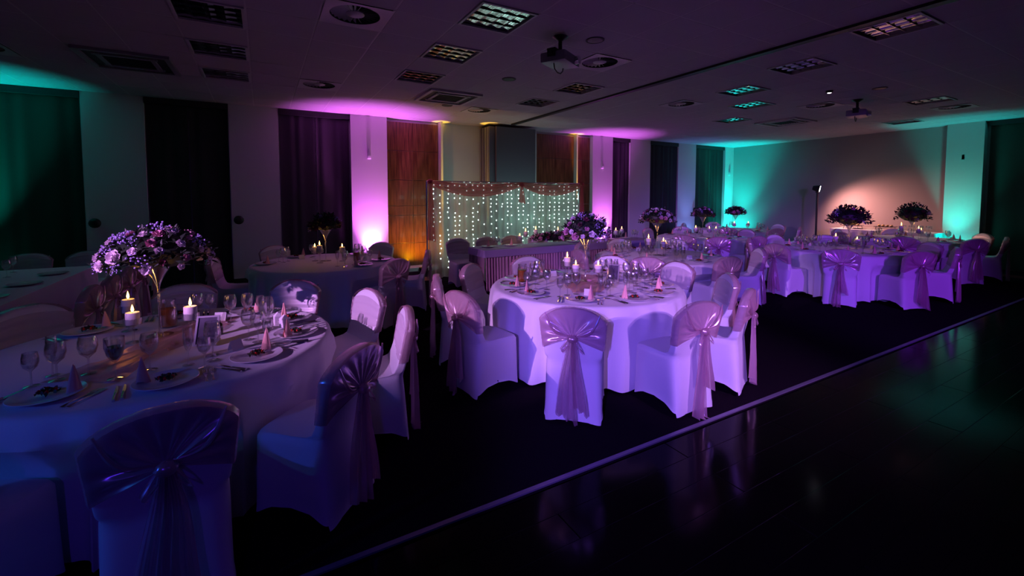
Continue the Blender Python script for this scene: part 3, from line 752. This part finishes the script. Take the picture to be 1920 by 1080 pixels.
# ---- table 1, left foreground
T1 = (-.56, 3.56, .97)
RES += [(-.69, 2.99, .05), (-.36, 3.40, .12), (-.28, 3.62, .03), (-.62, 4.02, .10), (.08, 3.70, .04), (.12, 3.60, .04), (3.42, 3.72, .11), (2.52, 4.2, .10), (1.2, 6.75, .10)]
s1 = [(-.35, 2.10, 'front'), (.43, 2.44, 'front right'), (.92, 3.15, 'right'), (.82, 3.95, 'back right'), (.28, 4.75, 'back'), (-.64, 5.02, 'back left'), (-1.55, 4.62, 'far left'), (-1.22, 2.28, 'front left')]
l1 = ['white-covered chair with wide mauve bow in the near left foreground', 'blue-lit covered chair seen from its side beside the left table', 'covered chair seen edge-on with lit front and long pink sash', 'bright pink-lit chair front at right of the left table',
      'blue-lit rounded chair back behind the left table glasses', 'dim chair back right behind the tall left bouquet vase', 'dim chair back at the far left edge of left table', 'dark covered chair cut off at lower left corner']
tn1 = 'left foreground table'
for (x, y, n_), lb in zip(s1, l1): chair(x, y, T1[0], T1[1], lb, dyaw={'front': .0, 'front right': .08, 'right': .10, 'front left': 0}.get(n_, 0))
round_table(*T1[:2], T1[2], 1, tn1)
centrepiece(-.63, 3.78, 1.25, 'tall glass vase with large white and lilac bouquet, left table', 3, 1.2, (6, 4, .6), 36, 18, .30, 1.50)
candles(tn1, [(-.84, 4.01, 1.02), (-.75, 3.67, .99), (-.43, 3.55, 1.02)], 0, 0, ['hindmost on the left table', 'lowest on the left table', 'right of the tall left vase'])
setting(tn1, *T1, s1, True, True, 11)
# ---- table 2, bright middle table
T2 = (3.05, 3.75, 1.0)
s2 = [(1.44, 3.47, 'left'), (1.96, 2.55, 'front left'), (2.93, 2.19, 'front'), (3.70, 2.28, 'front right'), (4.27, 2.86, 'right'), (4.50, 3.70, 'back right'), (4.17, 4.55, 'far right'), (3.12, 5.10, 'back'), (2.16, 4.85, 'back left'), (1.55, 4.34, 'far left')]
l2 = ['chair with bright pink bow at left of the bright middle table', 'chair seen straight from behind with central bow, front of middle table', 'brightest lilac chair with bow beside the floor strip', 'chair seen edge-on with hanging sash, right of the brightest chair',
      'pleated chair front tilted between edge-on chair and middle table', 'rounded lilac chair front at back right of middle table', 'brightest white chair front behind the middle table candles', 'low rounded chair front behind the middle table glasses', 'half-shadowed chair front at back left of middle table', 'narrow edge-on chair at far left of middle table']
tn2 = 'bright middle table'
for (x, y, n_), lb in zip(s2, l2): chair(x, y, T2[0], T2[1], lb, dyaw={'front left': -.02, 'front': .05}.get(n_, 0))
round_table(*T2[:2], T2[2], 2, tn2)
centrepiece(3.15, 3.87, 1.25, 'tall glass vase with dark bouquet of white blooms, middle table', 5, 1.1, (5, 3, 2), 30, 8, .245, 1.52)
candles(tn2, [(3.03, 4.05, 1.05), (2.99, 3.84, .99), (3.19, 3.70, .99)], 0, 0, ['leftmost on the middle table', 'centre of the middle table', 'right of the middle table vase'])
setting(tn2, *T2, s2, True, True, 22)
# ---- table 3 behind
T3 = (5.6, 5.0, 1.0)
s3 = [(4.50, 4.22, ''), (5.48, 3.68, ''), (6.80, 4.05, ''), (4.95, 6.22, ''), (6.0, 6.38, ''), (6.85, 5.75, ''), (4.2, 5.35, '')]
l3 = ['chair back with ruffled bow just behind the middle table', 'chair back with round ruffled bow right of middle table', 'edge-on chair with glittering long sash between middle and right tables', 'dim lilac chair front left of the second tall bouquet', 'chair front hidden behind the second bouquet candles', 'lilac chair front at back right of second table', 'chair at left end of second table before the head table']
tn3 = 'second table behind the middle one'
for (x, y, n_), lb in zip(s3, l3): chair(x, y, T3[0], T3[1], lb)
round_table(*T3[:2], T3[2], 3, tn3)
centrepiece(5.57, 5.03, 1.29, 'tall bouquet with white roundels on the second table', 8, .9, (6, 3, 1), 30, 6, .26, 1.52)
candles(tn3, [(5.45, 5.1, 1.07), (5.57, 4.9, 1.03), (5.70, 4.97, .98)], 0, 0, ['leftmost on the second table', 'centre of the second table', 'rightmost on the second table'])
setting(tn3, *T3, s3, False, True, 33)
# ---- table 4 right
T4 = (9.15, 3.98, 1.02)
s4 = [(7.68, 4.32, ''), (7.74, 3.36, ''), (8.50, 2.64, ''), (9.70, 2.58, ''), (10.4, 3.1, ''), (10.6, 3.95, ''), (10.35, 4.8, ''), (9.5, 5.4, ''), (8.4, 5.25, '')]
l4 = ['purple chair with seat turned right at left of right-hand table', 'purple chair with central bow in front of the right-hand table', 'purple chair with glossy bow at front right of right-hand table', 'edge-on purple chair beyond the glossy-bow chair', 'dark chair at the right end of the right-hand table', 'dark chair behind the right end of right-hand table', 'dim chair at back right of right-hand table', 'dim chair front behind the right-hand table candles', 'dim chair front at back left of right-hand table']
tn4 = 'right-hand purple table'
for (x, y, n_), lb in zip(s4, l4): chair(x, y, T4[0], T4[1], lb)
round_table(*T4[:2], T4[2], 4, tn4)
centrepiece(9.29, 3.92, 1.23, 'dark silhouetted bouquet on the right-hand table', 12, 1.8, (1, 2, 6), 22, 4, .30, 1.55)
candles(tn4, [(9.07, 4.03, 1.02), (9.32, 3.80, .97), (9.41, 3.85, .93)], 0, 0, ['leftmost on the right-hand table', 'centre of the right-hand table', 'rightmost on the right-hand table'])
setting(tn4, *T4, s4, False, True, 44)
# ---- far tables
far = [((9.1, 6.85, 1.0), 'far table before the dark windows', [(7.72, 6.25), (7.98, 5.62), (8.9, 5.35), (10.0, 5.6), (10.5, 6.6), (9.9, 8.1), (8.7, 8.2)],
        ['pink bow on chair back left in the row behind second table', 'pink bow on chair back right in the row behind second table', 'purple chair back with bow before the far dark-window table', 'edge-on chair at right front of far dark-window table', 'lilac chair at right of far dark-window table', 'dim chair behind far dark-window table, right', 'dim chair behind far dark-window table, left'],
        (9.13, 6.86, 1.23, 'small pink and dark bouquet before the dark far window', (2, 4, 3), 1.45, .24), [(8.74, 6.75, 1.02), (9.02, 6.6, 1.0), (9.4, 6.7, .98)], 55),
       ((11.9, 7.8, 1.0), 'farthest table by the teal corner', [(10.6, 7.2), (11.4, 6.4), (12.6, 6.45), (13.3, 7.4), (12.6, 9.1), (11.2, 9.1)],
        ['lilac chair at left of the farthest table', 'purple chair with sash in front of the farthest table', 'teal-lit white chair back right of the farthest table', 'chair at right end of farthest table', 'dim chair behind farthest table, right', 'dim chair behind farthest table, left'],
        (11.85, 7.83, 1.19, 'smallest dark red bouquet before the teal corner', (1, 2, 6), 1.42, .26), [(11.46, 7.6, 1.0), (12.1, 7.6, .98)], 66),
       ((12.7, 4.15, 1.0), 'far right table before the pink-lit wall', [(13.8, 3.25), (13.0, 2.74), (11.9, 2.9), (11.3, 3.8), (11.5, 5.0), (12.6, 5.6), (13.9, 4.9)],
        ['rounded white chair front at far right edge, teal lower half', 'edge-on pale chair farthest right before the dark blind', 'dark chair in front of the far right table', 'dark chair back left of the far right table', 'blue-grey chair back behind right-hand candles', 'chair front behind the far right table', 'chair at right rear of the far right table'],
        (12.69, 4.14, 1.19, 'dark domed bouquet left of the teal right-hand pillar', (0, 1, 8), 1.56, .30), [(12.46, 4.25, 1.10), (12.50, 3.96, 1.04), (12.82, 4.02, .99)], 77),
       ((.8, 6.95, .98), 'dim back-left table', [(1.51, 5.70), (2.18, 6.42), (1.85, 7.98), (-.62, 7.15), (.15, 8.25)],
        ['dim purple bow-backed chair at right of back-left table', 'dark edge-on chair with brown sash near the yellow light', 'dark rounded chair before the magenta pillar', 'dim pinkish chair left of the back-left table', 'dark chair behind the back-left table'],
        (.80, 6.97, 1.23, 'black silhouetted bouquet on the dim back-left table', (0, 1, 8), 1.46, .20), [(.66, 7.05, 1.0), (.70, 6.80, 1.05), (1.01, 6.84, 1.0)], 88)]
for (tc, nm, seats, labs, cp, cand, sd) in far:
    for (x, y), lb in zip(seats, labs): chair(x, y, tc[0], tc[1], lb)
    round_table(tc[0], tc[1], tc[2], sd, nm)
    centrepiece(cp[0], cp[1], cp[2], cp[3], sd, 1.6, cp[4], 18, 4, cp[6], cp[5], .06)
    candles(nm, cand, 0, 0, ['%s on %s' % (q, nm.replace('far table before the dark windows', 'table before dark windows').replace('far right table before the pink-lit wall', 'far right table')) for q in ('leftmost', 'second', 'rightmost')])
    setting(nm, *tc, [(x, y, '') for x, y in seats], False, sd == 88, sd, 3 if sd == 88 else 2)
# ---- long table at far left
t = thing('long_table', 'long rectangular table under the green-lit cloth at left', 'table', (-2.62, 6.4, 0))
MB().box((0, 0, .735), (1.16, 3.48, .03)).build('tabletop', 'wood', t, False)
for sx in (-1, 1):
    for sy in (-1, 1): MB().tube([(sx*.5, sy*1.6, 0), (sx*.5, sy*1.6, .72)], .018, 8).build('leg', 'black_metal', t)
def boxcloth(hx, hy, hem, seed, top=.762, amp=.02, n=44):
    b = MB(); rnd = random.Random(seed); per = []
    for k in range(n*2): per.append((-hx+2*hx*k/(n*2), -hy, 0, -1))
    for k in range(n*3): per.append((hx, -hy+2*hy*k/(n*3), 1, 0))
    for k in range(n*2): per.append((hx-2*hx*k/(n*2), hy, 0, 1))
    for k in range(n*3): per.append((-hx, hy-2*hy*k/(n*3), -1, 0))
    N = len(per); vs = []; fs = []
    for j, t_ in enumerate((0, .02, .1, .3, .6, 1)):
        for k, (x, y, nx, ny) in enumerate(per):
            o_ = t_**.8*(.03+amp*math.sin(k*.42+2*math.sin(k*.07+seed)))
            vs.append((x+nx*o_, y+ny*o_, top-(top-hem)*t_))
    for j in range(5):
        for k in range(N): q = (k+1) % N; fs.append((j*N+k, j*N+q, (j+1)*N+q, (j+1)*N+k))
    fs.append(tuple(range(N))); b.add(vs, fs); return b
o = boxcloth(.60, 1.76, .05, 4).build('tablecloth', 'cloth'); o.location = (-2.62, 6.4, 0); tag(o, 'green-lit white cloth on the long table at left', 'tablecloth')
for k, y in enumerate((5.35, 5.95, 6.55, 7.15, 7.75)):
    chair(-1.36, y, -2.6, y, ['nearest', 'second', 'third', 'fourth', 'farthest'][k] + ' dark chair in the row along the long left table')
for k, (x, y) in enumerate([(-2.9, 8.82), (-2.27, 8.82)]):
    chair(x, y, x, 6, ['green-lit chair front at window end of long table, left one', 'green-lit chair front at window end of long table, right one'][k])
for k in range(7):
    y = 5.2+k*.45
    place('goblet', (-2.75+.1*(k % 2), y, ZT), 0, 'dim goblet on the long left table', 'glass', 'goblets on the long left table')
    place('wine_glass', (-2.95, y+.1, ZT), 0, 'dim small wine glass on the long left table', 'glass', 'small glasses on the long left table')
for k in range(4): place('plate', (-2.25, 5.2+k*.75, ZT), 0, 'dim plate on the long left table', 'plate', 'plates on the long left table')

# ---- head table with satin skirt, before the backdrop
HX0, HX1, HY0, HY1 = 3.42, 7.6, 6.98, 7.6
t = thing('head_table', 'long head table under the pleated skirt', 'table', ((HX0+HX1)/2, (HY0+HY1)/2, 0))
MB().box((0, 0, .735), (HX1-HX0-.04, HY1-HY0-.04, .03)).build('tabletop', 'wood', t, False)
for sx in (-1, 0, 1):
    for sy in (-1, 1): MB().tube([(sx*1.9, sy*.24, 0), (sx*1.9, sy*.24, .72)], .018, 8).build('leg', 'black_metal', t)
def skirt():
    b = MB(); segs = [((HX0, HY1), (HX0, HY0)), ((HX0, HY0), (HX1, HY0)), ((HX1, HY0), (HX1, HY1))]
    for (a, c) in segs:
        L = math.dist(a, c); n = int(L/.011); dx, dy = (c[0]-a[0])/L, (c[1]-a[1])/L; nx, ny = dy, -dx
        def fn(u, v):
            k = u*n; o_ = .018+.022*math.sin(u*L/.062*2*PI+2.5*math.sin(u*23))*(.7+.3*math.sin(u*61)) + .008*math.sin(u*L/.029*2*PI)*(1-v); o_ += .02*(1-v)
            return (a[0]+dx*L*u+nx*o_, a[1]+dy*L*u+ny*o_, .03+.70*v)
        b.grid(fn, n, 4)
    return b
tag(skirt().build('table_skirt', 'skirt'), 'finely pleated mauve satin skirt round the head table', 'table skirt')
o = boxcloth((HX1-HX0)/2+.03, (HY1-HY0)/2+.03, .64, 9, .764, .006, 40).build('table_topper', 'topper'); o.location = ((HX0+HX1)/2, (HY0+HY1)/2, 0); tag(o, 'lilac top cloth hanging over the satin skirt of head table', 'tablecloth')
for k, x in enumerate((3.30, 3.92, 4.50, 5.15, 5.8, 6.45)):
    chair(x, 7.98, x, 7.0, ['leftmost dark chair behind the head table', 'second dark chair behind the head table', 'third dark chair behind head table, behind a candle', 'dark chair behind the head table floral, fourth from left', 'dark chair behind the head table, fifth from left', 'dark chair behind the head table, rightmost'][k])
r = thing('flower_garland', 'long low floral arrangement along the head table', 'flowers', (5.05, 7.2, ZT), 0)
bouquet_parts(r, 91, .55, .15, .13, .105, 34, (3, 4, 3), 520, 6, .0)
candles('head', [(4.32, 7.3, .98), (4.56, 7.48, 1.05), (4.80, 7.48, 1.08), (5.35, 7.48, 1.05), (6.6, 7.1, 1.02), (6.99, 7.33, 1.02)], 0, 0, ['leftmost on head table', 'second from left on head table', 'behind the floral on head table', 'right of the floral on head table', 'second from right on head table', 'rightmost on head table'])
for k in range(8):
    x = 3.7+.5*k
    if 4.6 < x < 5.6: continue
    for kd, dx, ln in (('goblet', .1, 'goblet'), ('wine_glass', .18, 'small glass'), ('champagne_flute', .03, 'flute')):
        if not clash(x+dx, 7.25, .04): place(kd, (x+dx, 7.25, ZT+.001), 0, 'clear %s standing on the head table' % ln, 'glass', ln + 's on the head table')
    place('plate', (x, 7.42, ZT), 0, 'white plate set on the head table', 'plate', 'head table plates')
    place('napkin', (x, 7.42, ZT+.013), 0, 'peach napkin on the head table', 'napkin', 'head table napkins')

# ---- backdrop with fairy lights
BX0, BX1, BY, BH = 2.98, 6.88, 8.72, 2.03
bd = thing('fairy_light_backdrop', 'white voile backdrop with hanging fairy lights and pink swags', 'backdrop', ((BX0+BX1)/2, BY, 0)); W2 = (BX1-BX0)/2
def voile(u, v): return ((u-.5)*2*W2, .035*math.sin(u*2*PI*24+math.sin(u*17))+.012*math.sin(u*90), .02+v*(BH-.04))
MB().grid(voile, 420, 4).build('voile_curtain', 'voile', bd)
MB().tube([(-W2-.03, .0, BH), (W2+.03, .0, BH)], .018, 8).build('top_rail', 'silver', bd)
for sx in (-1, 1):
    MB().tube([(sx*(W2+.02), .05, .01), (sx*(W2+.02), .05, BH)], .02, 8).build('upright', 'silver', bd); MB().box((sx*(W2+.02), .05, .006), (.4, .4, .01)).build('foot_plate', 'black_metal', bd, False)
rnd = random.Random(4)
ns = 27
for k in range(ns):
    x = -W2+.10+(2*W2-.2)*k/(ns-1)+rnd.uniform(-.03, .03); b = MB(); wv = MB(); L = 19 if rnd.random() > .15 else 13
    if 11 <= k <= 12: L = 12
    zz = [BH-.06-.095*q-rnd.uniform(0, .035) for q in range(L)]
    zz = [z for z in zz if z > .15 and rnd.random() > .3]
    wv.tube([(x, -.062, BH-.01)]+[(x+rnd.uniform(-.008, .008), -.062, z) for z in zz], .0012, 4)
    w_o = wv.build('light_string', 'white_plastic', bd)
    for z in zz: b.blob((x+rnd.uniform(-.012, .012), -.066, z), (.011, .011, .014), 7, 5)
    bo = b.build('bulbs', 'fairy_bulb', w_o); bo['kind'] = 'stuff'
    if k % 2 == 1:
        xx = BX0+W2+x
        for z in (1.7, 1.2, .7): point('fairy_glow', (xx, BY+.17, z), (.45, 1, .82), 1.0*(1.0 if k > 12 else .28), .06)
def swag(x0, x1, sag, seed):
    def fn(u, v):
        s_ = math.sin(PI*u); z = BH+.02 - sag*s_*(.25+.75*v) - .07*v - .03*v*abs(math.cos(PI*u))
        return (x0+(x1-x0)*u, -.085-.03*s_*math.sin(PI*v)-.012*math.sin(v*2*PI*4+seed), z)
    return MB().grid(fn, 40, 20)
xk = -W2+(2*W2)*.555
swag(-W2, xk, .26, 0).build('swag', 'swag', bd); swag(xk, W2, .24, 2).build('swag', 'swag', bd)
def taild(x, z0, L, wd, seed): return MB().grid(lambda u, v: (x+(u-.5)*(wd*.5+wd*.9*v), -.115-.015*math.sin(u*2*PI*3+seed)*(.3+v), z0-L*v-.05*u*v), 26, 12)
MB().blob((xk, -.12, BH-.05), (.07, .05, .05), 14, 8, .1).build('swag_knot', 'swag', bd)
taild(xk, BH-.07, .36, .13, 1).build('swag_tail', 'swag', bd)
for sx, L in ((-1, 1.2), (1, .95)):
    taild(sx*(W2-.01), BH+.01, L, .13, 2+sx).build('side_drape', 'swag', bd)
    MB().blob((sx*W2, -.10, BH-.01), (.06, .05, .05), 12, 7, .1).build('swag_knot', 'swag', bd)

# ---- runner, frames, jugs on tables 1 and 2
def runner(cx, cy, ang, L, W, seed, label):
    rnd = random.Random(seed)
    def fn(u, v):
        p = Vector(((u-.5)*2*L, (v-.5)*2*W*(1+.25*math.sin(u*9+seed)), 0)); q = Matrix.Rotation(ang, 3, 'Z') @ p
        if clash(cx+q.x, cy+q.y, .05) or any(math.hypot(cx+q.x-a, cy+q.y-b) < .16 for a, b in PLATES): return (q.x, q.y, .0012)
        z = .006 + .020*max(0, noise.noise(Vector((p.x*7, p.y*12, seed)))) + .008*(1+math.sin(p.y*70+p.x*8))*.5
        return (q.x, q.y, z)
    o = MB().grid(fn, 70, 26).build('table_runner', 'organza_runner'); o.location = (cx, cy, ZT); tag(o, label, 'runner')
runner(-.56, 3.58, 1.1, .62, .16, 2, 'crumpled pink organza runner across the left foreground table')
runner(3.08, 3.78, .9, .50, .18, 5, 'crumpled pink organza runner on the bright middle table')
def frame(x, y, rz, label, tilt=-.42):
    r = thing('picture_frame', label, 'picture frame', (x, y, ZT+.006), rz)
    e = bpy.data.objects.new('frame_border', None)
    def slab(c, d): 
        b = MB().box(c, d); m_ = Matrix.Rotation(tilt, 4, 'X'); b.v = [tuple(m_ @ Vector(p_)) for p_ in b.v]; return b
    b = MB()
    for c, d in (((0, 0, .006), (.13, .012, .012)), ((0, 0, .184), (.13, .012, .012)), ((-.059, 0, .095), (.012, .012, .166)), ((.059, 0, .095), (.012, .012, .166))): b.v, b.f = b.v, b.f; q = slab(c, d); b.add(q.v, q.f)
    b.build('frame_border', 'frame_silver', r, False)
    slab((0, .002, .095), (.108, .004, .168)).build('table_card', 'photo_print', r, False)
    MB().add([(-.012, .08, .02), (.012, .08, .02), (.012, .165, .0), (-.012, .165, .0), (0, .05, .14)], [(0, 1, 2, 3), (0, 4, 1)]).build('easel_leg', 'frame_silver', r, False)
frame(-.34, 3.36, -.25, 'silver framed table card leaning back on the left table')
frame(3.42, 3.72, -.9, 'framed table card standing on the bright middle table')
def jug(x, y, label):
    r = thing('juice_jug', label, 'jug', (x, y, ZT))
    MB().lathe([(.001, .004), (.052, .004), (.055, .02), (.055, .14), (.045, .17), (.048, .20), (.046, .20), (.043, .17), (.052, .14), (.052, .02), (.001, .008)], 24).build('glass_body', 'glass', r)
    MB().lathe([(.001, .010), (.050, .012), (.050, .135), (.001, .135)], 24).build('juice', 'juice', r)
    MB().tube([(.053, 0, .16), (.09, 0, .15), (.095, 0, .09), (.056, 0, .05)], .006, 8).build('handle', 'glass', r)
jug(-.62, 4.02, 'orange juice jug behind the tall vase on left table'); jug(2.52, 4.2, 'orange juice jug at back left of the middle table'); jug(1.2, 6.75, 'small orange juice jug on the dim back-left table')
r = thing('red_drink', 'stemmed glass of dark red drink on the left table', 'drink', (-.69, 2.99, ZT+.0018))
MB().lathe([(.036, 0), (.036, .002), (.006, .007), (.004, .02), (.004, .085), (.014, .095), (.034, .13), (.043, .17), (.043, .22), (.0415, .22), (.0415, .17), (.032, .131), (.001, .099)], 20).build('glass_body', 'glass', r)
MB().lathe([(.001, .10), (.013, .103), (.031, .132), (.0395, .17), (.001, .17)], 20).build('drink', 'red_drink', r)
r = thing('small_bottle', 'small dark bottle beside the framed card on left table', 'bottle', (-.28, 3.62, ZT))
MB().lathe([(.001, .001), (.022, .001), (.023, .06), (.018, .075), (.009, .085), (.009, .105)], 18).build('bottle_body', 'bottle_dark', r); MB().lathe([(.011, .10), (.011, .118), (.001, .119)], 14).build('cap', 'silver', r)
for k, (x, y, lb) in enumerate([(.08, 3.70, 'white favour box left of two beside the left table glasses'), (.12, 3.60, 'white favour box right of two beside the left table glasses')]):
    r = thing('favour_box', lb, 'box', (x, y, ZT), .3*k+.2); MB().box((0, 0, .03), (.05, .05, .06)).build('box_body', 'paper', r, False, .002); MB().add([(-.026, -.026, .06), (.026, -.026, .06), (.026, .026, .06), (-.026, .026, .06), (0, -.008, .09), (0, .008, .09)], [(0, 1, 4), (2, 3, 5), (1, 2, 5, 4), (3, 0, 4, 5)]).build('folded_lid', 'paper', r, False)

# ---- buffet and lamp stand by the far wall
BXc, BYc = 14.6, 5.35
t = thing('buffet_table', 'long buffet table along the pink-lit end wall', 'table', (BXc, BYc, 0))
MB().box((0, 0, .785), (.7, 2.24, .03)).build('tabletop', 'wood', t, False)
for sx in (-1, 1):
    for sy in (-1, 1): MB().tube([(sx*.3, sy*1.05, 0), (sx*.3, sy*1.05, .77)], .018, 8).build('leg', 'black_metal', t)
o = boxcloth(.36, 1.13, .05, 12, .806, .015).build('tablecloth', 'cloth'); o.location = (BXc, BYc, 0); tag(o, 'bright white cloth on the buffet at the end wall', 'tablecloth')
def tray(y, label, z=.808):
    r = thing('serving_stand', label, 'serving stand', (BXc-.05, y, z))
    MB().box((0, 0, .10), (.30, .42, .012)).build('tray', 'black_metal', r, False, .004)
    for sx in (-1, 1): MB().tube([(sx*.12, -.18, 0), (sx*.12, -.16, .10)], .006, 6).build('leg', 'black_metal', r); MB().tube([(sx*.12, .18, 0), (sx*.12, .16, .10)], .006, 6).build('leg', 'black_metal', r)
    for k in range(4): MB().blob((0, -.13+.09*k, .13), (.05, .035, .025), 8, 5, .1).build('canape', 'bread', r)
tray(6.05, 'flat serving stand at left on the buffet'); tray(5.3, 'flat serving stand in middle of the buffet')
for k in range(8): place('wine_glass', (14.45+.08*(k % 2), 4.35+.085*k, .808), 0, 'small glass standing on the bright buffet', 'glass', 'glasses on the buffet')
for k in range(3): place('plate', (14.80, 5.75+.29*k, .808), 0, 'white platter lying on the buffet', 'plate', 'platters on the buffet')
r = thing('lamp_stand', 'tall black stand with bright work lamp by the end wall', 'lamp', (14.2, 6.83, 0))
MB().tube([(0, 0, .25), (0, 0, 1.86)], .028, 10).build('pole', 'black', r)
for k in range(3):
    a = k*2*PI/3+.4; MB().tube([(0, 0, .55), (.30*math.cos(a), .30*math.sin(a), .012)], .014, 6).build('leg', 'black', r)
hd = MB().lathe([(.001, -.12), (.06, -.12), (.08, -.06), (.10, .04), (.10, .06)], 20).build('lamp_head', 'black', r); hd.location = (0, 0, 1.95); q = Vector((.3, -.85, -.18)).normalized()
hd.rotation_euler = q.to_track_quat('Z', 'Y').to_euler()
MB().lathe([(.095, .055), (.06, .062), (.001, .064)], 20).build('lens', 'lamp_lens', hd)
MB().box((0, 0, 1.86), (.10, .05, .07)).build('bracket', 'black', r, False)

# ---- unseen stage light left of the tables, with flaps added to trim its beam
d_ = Vector((3.0+4.3, 4.85-1.4, 0)).normalized(); az = math.atan2(d_.y, d_.x)
r = thing('stage_light', 'black stage light with barn doors on a tall stand, left of the tables', 'stage light', (-4.3, 1.4, 0), az)
MB().tube([(-.12, 0, .3), (-.12, 0, 2.6)], .02, 8).build('pole', 'black', r)
for k in range(3):
    a = k*2*PI/3; MB().tube([(-.12, 0, .5), (-.12+.4*math.cos(a), .4*math.sin(a), .012)], .014, 6).build('leg', 'black', r)
MB().lathe([(.001, -.10), (.08, -.10), (.10, -.06), (.10, -.03), (.09, -.03)], 20).build('lamp_head', 'black', r).location = (-.06, 0, 2.7)
MB().box((.27, 0, 2.7-.112-.17), (.006, .7, .34)).build('barn_door', 'black', r, False)
MB().box((.27, 0, 2.7-.022+.13), (.006, .7, .26)).build('barn_door', 'black', r, False)
for sy in (-1, 1):
    MB().box((.27, sy*.34, 2.66), (.006, .03, .5)).build('door_frame', 'black', r, False); MB().tube([(-.06, sy*.11, 2.66), (.27, sy*.34, 2.66)], .008, 6).build('door_arm', 'black', r)
